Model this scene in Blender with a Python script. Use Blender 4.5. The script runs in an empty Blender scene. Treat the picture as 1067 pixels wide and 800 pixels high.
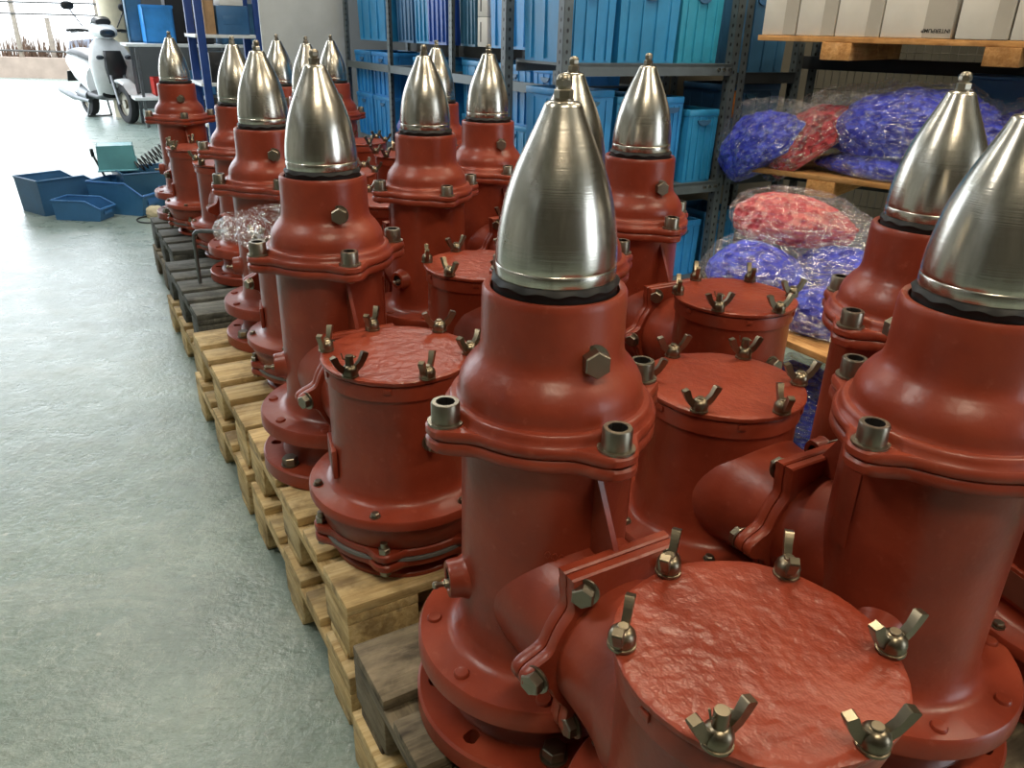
import bpy, bmesh, math, random
from mathutils import Vector, Matrix, noise
random.seed(7)
C = bpy.context.scene.collection
PI = math.pi
S = 0.137                       # metres per modelling unit of the pump drawings
TH = math.radians(-59.54)       # direction of the pallet row (local x points back along the row to the viewer)
UV = Vector((-.507, .862, 0)); WV = Vector((.862, .507, 0))
def uw(u, w, z=0): return UV*u + WV*w + Vector((0, 0, z))

# ------------------------------------------------------------------ materials
def srgb(r, g, b):
    f = lambda c: (c/255/12.92) if c/255 <= .04045 else ((c/255+.055)/1.055)**2.4
    return (f(r), f(g), f(b), 1)
class NT:
    def __init__(s, name):
        s.m = bpy.data.materials.new(name); s.m.use_nodes = True
        s.t = s.m.node_tree; s.t.nodes.clear()
        s.out = s.n('ShaderNodeOutputMaterial')
    def n(s, t, **kw):
        x = s.t.nodes.new(t)
        for k, v in kw.items():
            if hasattr(x, k) and not (k in x.inputs.keys()): setattr(x, k, v)
            else: s.set(x.inputs[k], v)
        return x
    def set(s, inp, v):
        if isinstance(v, bpy.types.NodeSocket): s.t.links.new(v, inp)
        else: inp.default_value = v
    def coord(s, kind='Object'): return s.n('ShaderNodeTexCoord').outputs[kind]
    def mapping(s, vec, scale=(1, 1, 1), loc=(0, 0, 0)):
        m = s.n('ShaderNodeMapping'); s.set(m.inputs['Vector'], vec); m.inputs['Scale'].default_value = scale
        s.set(m.inputs['Location'], loc); return m.outputs[0]
    def noise(s, vec, scale, detail=4, rough=.55, dist=0):
        x = s.n('ShaderNodeTexNoise'); s.set(x.inputs['Vector'], vec)
        x.inputs['Scale'].default_value = scale; x.inputs['Detail'].default_value = detail
        x.inputs['Roughness'].default_value = rough; x.inputs['Distortion'].default_value = dist
        return x.outputs['Fac']
    def voro(s, vec, scale, feature='F1', out='Distance'):
        x = s.n('ShaderNodeTexVoronoi'); x.feature = feature; s.set(x.inputs['Vector'], vec); x.inputs['Scale'].default_value = scale
        return x.outputs[out]
    def ramp(s, fac, *stops):
        r = s.n('ShaderNodeValToRGB'); s.set(r.inputs[0], fac); e = r.color_ramp.elements
        while len(e) < len(stops): e.new(.5)
        for i, (p, c) in enumerate(stops):
            e[i].position = p; e[i].color = c if not isinstance(c, (int, float)) else (c, c, c, 1)
        return r.outputs[0]
    def math(s, op, a, b=0.0, c=None):
        m = s.n('ShaderNodeMath'); m.operation = op; s.set(m.inputs[0], a); s.set(m.inputs[1], b)
        if c is not None: s.set(m.inputs[2], c)
        return m.outputs[0]
    def mix(s, fac, a, b, mode='MIX'):
        m = s.n('ShaderNodeMix'); m.data_type = 'RGBA'; m.blend_type = mode
        s.set(m.inputs[0], fac); s.set(m.inputs[6], a); s.set(m.inputs[7], b); return m.outputs[2]
    def bump(s, h, strength=.3, dist=.01):
        b = s.n('ShaderNodeBump'); b.inputs['Strength'].default_value = strength; b.inputs['Distance'].default_value = dist
        s.set(b.inputs['Height'], h); return b.outputs[0]
    def bsdf(s, color, rough=.5, metal=0, normal=None, spec=.5, **kw):
        b = s.n('ShaderNodeBsdfPrincipled'); s.set(b.inputs['Base Color'], color); s.set(b.inputs['Roughness'], rough)
        s.set(b.inputs['Metallic'], metal); b.inputs['Specular IOR Level'].default_value = spec
        if normal is not None: s.set(b.inputs['Normal'], normal)
        for k, v in kw.items(): s.set(b.inputs[k.replace('_', ' ')], v)
        s.t.links.new(b.outputs[0], s.out.inputs[0]); return b
def objvec(t, rnd=True):
    v = t.coord('Object')
    if not rnd: return v
    r = t.n('ShaderNodeObjectInfo').outputs['Random']
    o = t.math('MULTIPLY', r, 37.0)
    c = t.n('ShaderNodeCombineXYZ'); t.set(c.inputs[0], o); t.set(c.inputs[1], o); t.set(c.inputs[2], o)
    a = t.n('ShaderNodeVectorMath'); a.operation = 'ADD'; t.set(a.inputs[0], v); t.set(a.inputs[1], c.outputs[0])
    return a.outputs[0]

M = {}
def red_paint(name, lump, lumpscale, wav):
    t = NT(name); v = objvec(t)
    n1 = t.noise(v, 9, 5); n2 = t.noise(v, 60, 4); n3 = t.noise(v, 2.2, 3)
    c = t.ramp(n1, (.25, srgb(116, 44, 28)), (.55, srgb(137, 56, 36)), (.85, srgb(154, 72, 48)))
    c = t.mix(t.math('MULTIPLY', t.ramp(n2, (.62, 0.0), (.80, 1.0)), .3), c, srgb(176, 104, 84))
    c = t.mix(t.math('MULTIPLY', t.ramp(n3, (.58, 0.0), (.78, 1.0)), .35), c, srgb(108, 40, 27))
    r = t.math('MULTIPLY_ADD', n1, .26, .21)
    h = t.math('ADD', t.math('MULTIPLY', t.noise(v, lumpscale, 3), lump), t.math('MULTIPLY', n2, .25))
    t.bsdf(c, r, 0, t.bump(h, wav, .004), .45); return t.m
M['red'] = red_paint('red_oxide_paint', 1.0, 22, .35)
M['redlid'] = red_paint('thick_brushed_red_paint', 1.5, 45, .6)
def steel(name, c0, c1, r0, streak=True):
    t = NT(name); v = objvec(t)
    vs = t.mapping(v, (18, 18, 1.6)) if streak else v
    n1 = t.noise(vs, 2.2, 5, .6); n2 = t.noise(v, 14, 5, .6); n3 = t.noise(t.mapping(v, (3, 3, 160)), 3, 2)
    c = t.ramp(n1, (.3, c0), (.7, c1))
    c = t.mix(t.math('MULTIPLY', t.ramp(n2, (.5, 0.0), (.75, 1.0)), .35), c, srgb(150, 138, 118))
    r = t.math('MULTIPLY_ADD', n2, .16, r0)
    t.bsdf(c, r, .97, t.bump(n3, .08, .002)); return t.m
M['steel'] = steel('brushed_stainless_steel', srgb(160, 156, 146), srgb(222, 218, 208), .17)
M['bolt'] = steel('dull_zinc_bolt_metal', srgb(112, 106, 94), srgb(164, 158, 143), .28, False)
M['wing'] = steel('tarnished_brass_grey_metal', srgb(92, 84, 70), srgb(150, 140, 120), .24, False)
def plain(name, col, rough=.5, metal=0, var=.12, scale=12, bump=.1, spec=.5):
    t = NT(name); v = objvec(t); n = t.noise(v, scale, 5)
    dark = tuple(x*(1-var*2) for x in col[:3])+(1,); lite = tuple(min(1, x*(1+var)) for x in col[:3])+(1,)
    t.bsdf(t.ramp(n, (.3, dark), (.7, lite)), t.math('MULTIPLY_ADD', n, .15, rough-.07), metal, t.bump(n, bump, .004), spec)
    return t.m
M['rubber'] = plain('black_rubber', srgb(9, 9, 10), .6)
M['darkhole'] = plain('dark_cavity', srgb(16, 14, 13), .8)  # dark colour for the shade inside the open drain boss
M['socket'] = plain('shaded_socket_recess', srgb(34, 32, 30), .5)  # dark colour stands in for shade inside the hexagon recess
M['gasket'] = plain('grey_gasket', srgb(112, 112, 110), .6)
M['plate'] = plain('dark_bronze_plate', srgb(118, 70, 56), .4)
def wood(name, a, b, c, stain):
    t = NT(name); v = objvec(t)
    g = t.noise(t.mapping(v, (2.2, 38, 38)), 2.0, 6, .65, .6)
    k = t.noise(t.mapping(v, (4, 9, 9)), 1.6, 4, .6)
    rnd = t.n('ShaderNodeObjectInfo').outputs['Random']
    col = t.ramp(g, (.25, a), (.5, b), (.78, c))
    col = t.mix(t.math('MULTIPLY', t.ramp(k, (.50, 0.0), (.68, 1.0)), .7), col, stain)
    kn = t.voro(t.mapping(v, (5, 14, 14)), 1.0)
    col = t.mix(t.math('MULTIPLY', t.ramp(kn, (.05, 1.0), (.13, 0.0)), .8), col, stain)
    dt = t.noise(v, 9, 6, .7, .5)
    col = t.mix(t.math('MULTIPLY', t.ramp(dt, (.50, 0.0), (.66, 1.0)), .55), col, tuple(x*.62 for x in a[:3])+(1,))
    lt = t.noise(t.mapping(v, (1, 2, 2)), 5, 5, .7)
    col = t.mix(t.math('MULTIPLY', t.ramp(lt, (.52, 0.0), (.70, 1.0)), .5), col, tuple(min(1, x*1.15+.03) for x in c[:3])+(1,))
    hs = t.n('ShaderNodeHueSaturation'); t.set(hs.inputs['Color'], col)
    t.set(hs.inputs['Value'], t.math('MULTIPLY_ADD', rnd, .4, .80)); hs.inputs['Saturation'].default_value = 1
    t.bsdf(hs.outputs[0], .75, 0, t.bump(g, .5, .004), .25); return t.m
M['wood'] = wood('yellow_pine', srgb(152, 124, 82), srgb(192, 166, 118), srgb(218, 198, 154), srgb(104, 86, 62))
M['oldwood'] = wood('weathered_grey_wood', srgb(78, 70, 58), srgb(112, 102, 84), srgb(146, 132, 108), srgb(60, 52, 44))
M['greywood'] = wood('dark_grey_wood', srgb(58, 60, 58), srgb(88, 90, 86), srgb(122, 122, 114), srgb(44, 44, 44))
M['plank'] = wood('orange_pine_plank', srgb(158, 110, 62), srgb(190, 142, 88), srgb(206, 164, 112), srgb(140, 96, 56))
def plastic(name, col, rough=.38, var=.18):
    t = NT(name); v = objvec(t); n = t.noise(v, 5, 5); s = t.noise(t.mapping(v, (30, 30, 3)), 3, 4)
    rnd = t.n('ShaderNodeObjectInfo').outputs['Random']
    c = t.ramp(n, (.3, tuple(x*(1-var) for x in col[:3])+(1,)), (.7, tuple(min(1, x*(1+var)) for x in col[:3])+(1,)))
    c = t.mix(t.math('MULTIPLY', t.ramp(s, (.6, 0.0), (.8, 1.0)), .25), c, tuple(min(1, x*1.2+.1) for x in col[:3])+(1,))
    hs = t.n('ShaderNodeHueSaturation'); t.set(hs.inputs['Color'], c); t.set(hs.inputs['Value'], t.math('MULTIPLY_ADD', rnd, .3, .85))
    t.set(hs.inputs['Hue'], t.math('MULTIPLY_ADD', rnd, .02, .49))
    t.bsdf(hs.outputs[0], t.math('MULTIPLY_ADD', n, .2, rough-.1), 0, t.bump(n, .06, .004)); return t.m
M['blue'] = plastic('blue_plastic', srgb(46, 138, 198))
M['cobalt'] = plastic('cobalt_plastic', srgb(40, 84, 170))
M['navy'] = plastic('navy_plastic', srgb(56, 102, 138))
M['bluebin'] = plastic('mid_blue_bin_plastic', srgb(62, 116, 170))
M['teal'] = plastic('teal_bin_plastic', srgb(98, 164, 178))
M['aqua'] = plastic('aqua_plastic', srgb(54, 156, 196))
M['indigo'] = plastic('indigo_plastic', srgb(48, 48, 140))
M['whitepaint'] = plain('white_paint', srgb(214, 216, 216), .35, 0, .04)
M['whitebox'] = plain('white_card', srgb(216, 214, 208), .7, 0, .05, 6)
M['edge_strip'] = plain('grey_carton_strip', srgb(176, 172, 164), .35, 0, .05, 6)
M['card'] = plain('brown_card', srgb(176, 140, 100), .8)
M['drygrass'] = plain('dry_brown_stalks', srgb(96, 74, 58), .9)
M['ink'] = plain('black_ink', srgb(24, 24, 24), .7)
M['blackpl'] = plain('black_plastic', srgb(26, 27, 30), .4)
M['bluesteel'] = plain('blue_painted_steel', srgb(28, 62, 128), .4, 0, .1)
M['tyre'] = plain('tyre_rubber', srgb(30, 30, 32), .75)
M['glassdark'] = plain('dark_glass', srgb(40, 48, 56), .08, 0, .02)
M['silver'] = plain('silver_car_paint', srgb(104, 110, 122), .3, .3, .03)
M['redpl'] = plain('red_plastic', srgb(196, 44, 36), .4)
M['wallw'] = plain('pale_wall_paint', srgb(196, 198, 194), .8, 0, .04, 3)
M['panel'] = plain('light_grey_board', srgb(178, 182, 182), .6, 0, .05, 5)
M['ceil'] = plain('ceiling_paint', srgb(204, 200, 190), .8, 0, .06, 2)
M['concrete'] = plain('rough_pale_concrete', srgb(158, 140, 126), .9, 0, .1, 4, .3)
M['asphalt'] = plain('pale_yard_asphalt', srgb(150, 146, 140), .9, 0, .08, 4, .3)
M['fencepaint'] = plain('cream_fence_paint', srgb(136, 124, 110), .5)
M['cream'] = plain('cream_column_paint', srgb(206, 196, 168), .6, 0, .05)
M['railwire'] = plain('dark_rail_wire', srgb(74, 70, 66), .6)
M['wire'] = plain('galvanised_wire', srgb(120, 116, 106), .45, .7)
M['walld'] = plain('khaki_wall_paint', srgb(92, 87, 74), .8, 0, .08, 3)
M['wallgrey'] = plain('dark_grey_wall_paint', srgb(66, 68, 68), .8, 0, .08, 3)
M['cable'] = plain('dark_cable', srgb(52, 54, 58), .5)
M['barsteel'] = plain('grey_steel_bar', srgb(122, 124, 126), .35, .9)
M['orange'] = plain('orange_plastic', srgb(220, 130, 50), .5)
def floor_mat():
    t = NT('worn_grey_green_floor'); v = t.coord('Object')
    n1 = t.noise(v, 1.1, 6, .6); n2 = t.noise(v, 7, 6, .65); n3 = t.noise(v, 60, 4, .6)
    sc = t.noise(t.mapping(v, (2.2, 9, 1)), 5, 6, .7, 1.5)
    sc2 = t.noise(t.mapping(v, (11, 2.5, 1)), 6, 5, .7, 1.2)
    c = t.ramp(n1, (.3, srgb(114, 131, 124)), (.55, srgb(131, 149, 143)), (.75, srgb(145, 161, 157)))
    c = t.mix(t.math('MULTIPLY', t.ramp(n2, (.50, 0.0), (.72, 1.0)), .4), c, srgb(160, 168, 162))
    c = t.mix(t.math('MULTIPLY', t.ramp(n3, (.50, 0.0), (.8, 1.0)), .35), c, srgb(92, 100, 92))
    c = t.mix(t.math('MULTIPLY', t.ramp(sc, (.60, 0.0), (.70, 1.0)), .45), c, srgb(86, 92, 86))
    c = t.mix(t.math('MULTIPLY', t.ramp(sc2, (.64, 0.0), (.72, 1.0)), .45), c, srgb(184, 188, 182))
    st = t.voro(v, 1.3); stn = t.noise(v, 26, 4, .7)
    st = t.math('ADD', st, t.math('MULTIPLY', stn, .10))
    c = t.mix(t.math('MULTIPLY', t.ramp(st, (.10, 1.0), (.125, 0.0)), .85), c, srgb(70, 66, 58))
    vs = t.voro(v, 9); c = t.mix(t.math('MULTIPLY', t.ramp(t.math('ADD', vs, t.math('MULTIPLY', n3, .15)), (.10, 1.0), (.14, 0.0)), .55), c, srgb(196, 196, 188))
    big = t.noise(t.mapping(v, (1, 1.6, 1)), 2.6, 7, .72, 1.0)
    fin = t.noise(t.mapping(v, (1, 1.5, 1)), 22, 8, .82, .15)
    c = t.mix(t.math('MULTIPLY', t.ramp(fin, (.54, 0.0), (.66, 1.0)), .42), c, srgb(176, 188, 186))
    c = t.mix(t.math('MULTIPLY', t.ramp(fin, (.34, 1.0), (.45, 0.0)), .5), c, srgb(80, 90, 82))
    c = t.mix(t.math('MULTIPLY', t.ramp(big, (.50, 0.0), (.64, 1.0)), .30), c, srgb(172, 178, 172))
    c = t.mix(t.math('MULTIPLY', t.ramp(big, (.30, 1.0), (.44, 0.0)), .35), c, srgb(96, 106, 98))
    ln = t.noise(t.mapping(v, (1.0, 5.0, 1)), 3.2, 5, .75, 2.5)
    c = t.mix(t.math('MULTIPLY', t.ramp(t.math('ABSOLUTE', t.math('SUBTRACT', ln, .5)), (.0, 1.0), (.012, 0.0)), .45), c, srgb(84, 90, 84))
    ln2 = t.noise(t.mapping(v, (6.0, 2.0, 1)), 3.0, 5, .75, 2.0)
    c = t.mix(t.math('MULTIPLY', t.ramp(t.math('ABSOLUTE', t.math('SUBTRACT', ln2, .56)), (.0, 1.0), (.008, 0.0)), .5), c, srgb(200, 204, 198))
    r = t.math('MULTIPLY_ADD', n2, .34, .13)
    h = t.math('ADD', t.math('MULTIPLY', n2, 1.0), t.math('MULTIPLY', n3, .35))
    t.bsdf(c, r, 0, t.bump(h, .40, .012), .5); return t.m
M['floor'] = floor_mat()
def angle_mat():                    # slotted angle: rows of holes painted as dark spots along each flange
    t = NT('grey_slotted_angle'); v = t.coord('Object')
    x = t.n('ShaderNodeSeparateXYZ'); t.set(x.inputs[0], v)
    fz = t.math('MULTIPLY', t.math('SUBTRACT', t.math('FRACT', t.math('DIVIDE', x.outputs[2], .042)), .5), .030)
    ax = t.math('ABSOLUTE', t.math('SUBTRACT', t.math('ABSOLUTE', x.outputs[0]), .022))
    ay = t.math('ABSOLUTE', t.math('SUBTRACT', t.math('ABSOLUTE', x.outputs[1]), .022))
    d = t.math('MINIMUM', ax, ay)
    rr = t.math('SQRT', t.math('ADD', t.math('MULTIPLY', fz, fz), t.math('MULTIPLY', d, d)))
    n = t.noise(v, 12, 4)
    c = t.ramp(n, (.3, srgb(74, 84, 88)), (.7, srgb(98, 108, 112)))
    c = t.mix(t.ramp(rr, (.0058, 1.0), (.0068, 0.0)), c, srgb(14, 15, 16))
    t.bsdf(c, .42, .2); return t.m
M['angle'] = angle_mat()
M['beam'] = plain('grey_rack_steel', srgb(92, 102, 106), .42, .2, .08)
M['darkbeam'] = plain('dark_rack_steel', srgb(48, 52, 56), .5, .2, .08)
def film_mat():
    t = NT('clear_plastic_film'); v = objvec(t)
    n = t.noise(t.mapping(v, (1, 1, 3)), 14, 3, .5, 1.8); n2 = t.noise(t.mapping(v, (1.2, 4, 5)), 7, 3, .5, 2.5)
    nm = t.bump(t.math('ADD', n, n2), 1.0, .03)
    g = t.n('ShaderNodeBsdfGlossy'); t.set(g.inputs['Roughness'], .10); t.set(g.inputs['Normal'], nm); g.inputs['Color'].default_value = (.9, .9, .9, 1)
    d = t.n('ShaderNodeBsdfDiffuse'); d.inputs['Color'].default_value = (.8, .8, .82, 1); t.set(d.inputs['Normal'], nm)
    tr = t.n('ShaderNodeBsdfTransparent')
    a = t.n('ShaderNodeMixShader'); a.inputs[0].default_value = .18; t.t.links.new(g.outputs[0], a.inputs[1]); t.t.links.new(d.outputs[0], a.inputs[2])
    b = t.n('ShaderNodeMixShader'); t.set(b.inputs[0], t.ramp(n2, (.44, .06), (.64, .46)))
    t.t.links.new(tr.outputs[0], b.inputs[1]); t.t.links.new(a.outputs[0], b.inputs[2]); t.t.links.new(b.outputs[0], t.out.inputs[0])
    return t.m
M['film'] = film_mat()
def caps_mat(name, a, b, c):
    t = NT(name); v = objvec(t)
    cell = t.n('ShaderNodeTexVoronoi'); t.set(cell.inputs['Vector'], v); cell.inputs['Scale'].default_value = 38
    k = t.n('ShaderNodeSeparateColor'); t.set(k.inputs[0], cell.outputs['Color'])
    col = t.ramp(k.outputs[0], (.1, a), (.5, b), (.9, c))
    t.bsdf(col, .4, 0, t.bump(cell.outputs['Distance'], .5, .012)); return t.m
M['bluecaps'] = caps_mat('blue_plastic_caps', srgb(30, 38, 165), srgb(48, 60, 205), srgb(78, 92, 226))
M['redcaps'] = caps_mat('red_plastic_caps', srgb(130, 18, 30), srgb(176, 34, 48), srgb(200, 60, 70))
M['pinkcaps'] = caps_mat('pink_red_plastic_caps', srgb(180, 50, 60), srgb(206, 86, 90), srgb(214, 130, 120))

# ------------------------------------------------------------------ mesh helpers
def obj(name, bm, mat, parent=None, loc=(0, 0, 0), rot=(0, 0, 0), smooth=40):
    me = bpy.data.meshes.new(name)
    bmesh.ops.recalc_face_normals(bm, faces=bm.faces)
    if smooth:
        for f in bm.faces: f.smooth = True
        for e in bm.edges:
            if len(e.link_faces) == 2 and e.calc_face_angle(0) > math.radians(smooth): e.smooth = False
    bm.to_mesh(me); bm.free()
    for m in (mat if isinstance(mat, (list, tuple)) else [mat]): me.materials.append(M[m])
    o = bpy.data.objects.new(name, me); C.objects.link(o)
    o.location = loc; o.rotation_euler = rot
    if parent: o.parent = parent
    return o
def inst(name, me, parent, loc=(0, 0, 0), rot=(0, 0, 0), scale=None):
    o = bpy.data.objects.new(name, me); C.objects.link(o); o.location = loc; o.rotation_euler = rot; o.parent = parent
    if scale: o.scale = scale
    return o
def tag(o, label=None, cat=None, group=None, kind=None):
    if label: o['label'] = label
    if cat: o['category'] = cat
    if group: o['group'] = group
    if kind: o['kind'] = kind
    return o
def thing(name, label, cat, loc=(0, 0, 0), rz=0, group=None):
    o = bpy.data.objects.new(name, None); C.objects.link(o); o.location = loc; o.rotation_euler = (0, 0, rz)
    o.empty_display_size = .05
    return tag(o, label, cat, group)
def box(bm, c, s, rot=None, mi=0, bev=0):
    r = bmesh.ops.create_cube(bm, size=1)
    vs = r['verts']
    bmesh.ops.scale(bm, vec=s, verts=vs)
    if bev:
        es = list({e for v in vs for e in v.link_edges})
        g = bmesh.ops.bevel(bm, geom=es, offset=bev, segments=2, affect='EDGES', profile=.5)
        vs = list({v for f in g['faces'] for v in f.verts} | {v for v in vs if v.is_valid})
    if rot: bmesh.ops.rotate(bm, matrix=rot, verts=vs)
    bmesh.ops.translate(bm, vec=c, verts=vs)
    if mi:
        for f in {f for v in vs for f in v.link_faces}: f.material_index = mi
    return vs
def lathe(bm, prof, seg=48, center=(0, 0, 0), axis='Z', mi=0, closed=False):
    """prof: (r, z) list; revolve about Z (or X)."""
    rings = []
    vs_all = []
    for r, z in prof:
        ring = []
        if r < 1e-6:
            ring = [bm.verts.new((0, 0, z))]
        else:
            for k in range(seg):
                a = 2*PI*k/seg; ring.append(bm.verts.new((r*math.cos(a), r*math.sin(a), z)))
        rings.append(ring); vs_all += ring
    pairs = list(zip(rings[:-1], rings[1:]))
    if closed: pairs.append((rings[-1], rings[0]))
    for A, B in pairs:
        if len(A) == 1 and len(B) == 1: continue
        for k in range(seg):
            k2 = (k+1) % seg
            if len(A) == 1: f = bm.faces.new((A[0], B[k], B[k2]))
            elif len(B) == 1: f = bm.faces.new((A[k], A[k2], B[0]))
            else: f = bm.faces.new((A[k], A[k2], B[k2], B[k]))
            f.material_index = mi
    if axis == 'X': bmesh.ops.rotate(bm, matrix=Matrix.Rotation(PI/2, 3, 'Y'), verts=vs_all)
    if axis == 'Y': bmesh.ops.rotate(bm, matrix=Matrix.Rotation(-PI/2, 3, 'X'), verts=vs_all)
    bmesh.ops.translate(bm, vec=center, verts=vs_all)
    return vs_all
def tube(bm, pts, r, seg=10, cap=True, rs=None):
    pts = [Vector(p) for p in pts]; rings = []
    up = Vector((0, 0, 1)); prev = None
    for i, p in enumerate(pts):
        d = (pts[min(i+1, len(pts)-1)]-pts[max(i-1, 0)]).normalized()
        if prev is None:
            a = d.cross(up) if abs(d.z) < .95 else d.cross(Vector((1, 0, 0)))
        else: a = prev - d*prev.dot(d)
        a.normalize(); b = d.cross(a); prev = a
        rr = rs[i] if rs else r
        rings.append([bm.verts.new(p+(a*math.cos(2*PI*k/seg)+b*math.sin(2*PI*k/seg))*rr) for k in range(seg)])
    for A, B in zip(rings[:-1], rings[1:]):
        for k in range(seg): bm.faces.new((A[k], A[(k+1) % seg], B[(k+1) % seg], B[k]))
    if cap:
        bm.faces.new(rings[0][::-1]); bm.faces.new(rings[-1])
    return [v for r_ in rings for v in r_]
def prism(bm, poly, z0, z1, bev=0, mi=0):
    """extrude a list of (x, y) from z0 to z1 with an optional chamfer of the rims"""
    n = len(poly); cx = sum(p[0] for p in poly)/n; cy = sum(p[1] for p in poly)/n
    def ring(z, k): return [bm.verts.new((cx+(x-cx)*k, cy+(y-cy)*k, z)) for x, y in poly]
    ext = max(math.hypot(x-cx, y-cy) for x, y in poly)
    k = 1-bev/ext if bev else 1
    rr = [ring(z0, k), ring(z0+bev, 1), ring(z1-bev, 1), ring(z1, k)] if bev else [ring(z0, 1), ring(z1, 1)]
    fs = []
    for A, B in zip(rr[:-1], rr[1:]):
        for i in range(n): fs.append(bm.faces.new((A[i], A[(i+1) % n], B[(i+1) % n], B[i])))
    fs.append(bm.faces.new(rr[0][::-1])); fs.append(bm.faces.new(rr[-1]))
    for f in fs: f.material_index = mi
    return [v for r in rr for v in r]
def xf(bm, vs, m): bmesh.ops.transform(bm, matrix=m, verts=vs)
def new(): return bmesh.new()
def hexpoly(r, n=6, ph=0): return [(r*math.cos(2*PI*k/n+ph), r*math.sin(2*PI*k/n+ph)) for k in range(n)]

# ------------------------------------------------------------------ pump (units -> metres through S; z measured from the lid plane at -3.08 .. 0)
Z0 = 3.08
def zz(z): return (z+Z0)*S
def P(*pr): return [(r*S, zz(z)) for r, z in pr]
D = 2.93
EARS = [math.radians(a) for a in (-91, -1, 89, 179)]
def angd(a, b):
    d = (a-b) % (2*PI)
    return min(d, 2*PI-d)
def ear_contour(base, peak, angs, width, n=200):
    out = []
    for k in range(n):
        a = 2*PI*k/n; d = min(angd(a, e) for e in angs)
        x = d/width
        r = base+(peak-base)*(math.exp(-(x**2.6))) if x < 3 else base
        out.append((r*math.cos(a)*S, r*math.sin(a)*S))
    return out
def branch_contour(n=180):
    out = []
    for k in range(n):
        a = 2*PI*k/n
        d = min(angd(a, j*PI/3) for j in range(6))
        r = .80+.27*math.exp(-((d/.17)**2.6))
        if PI/3-.05 < a < 2*PI/3+.05: r = max(r, .965/max(math.sin(a), .5))   # the top side is a straight bar
        out.append((r*math.cos(a)*S, r*math.sin(a)*S))
    return out

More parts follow.
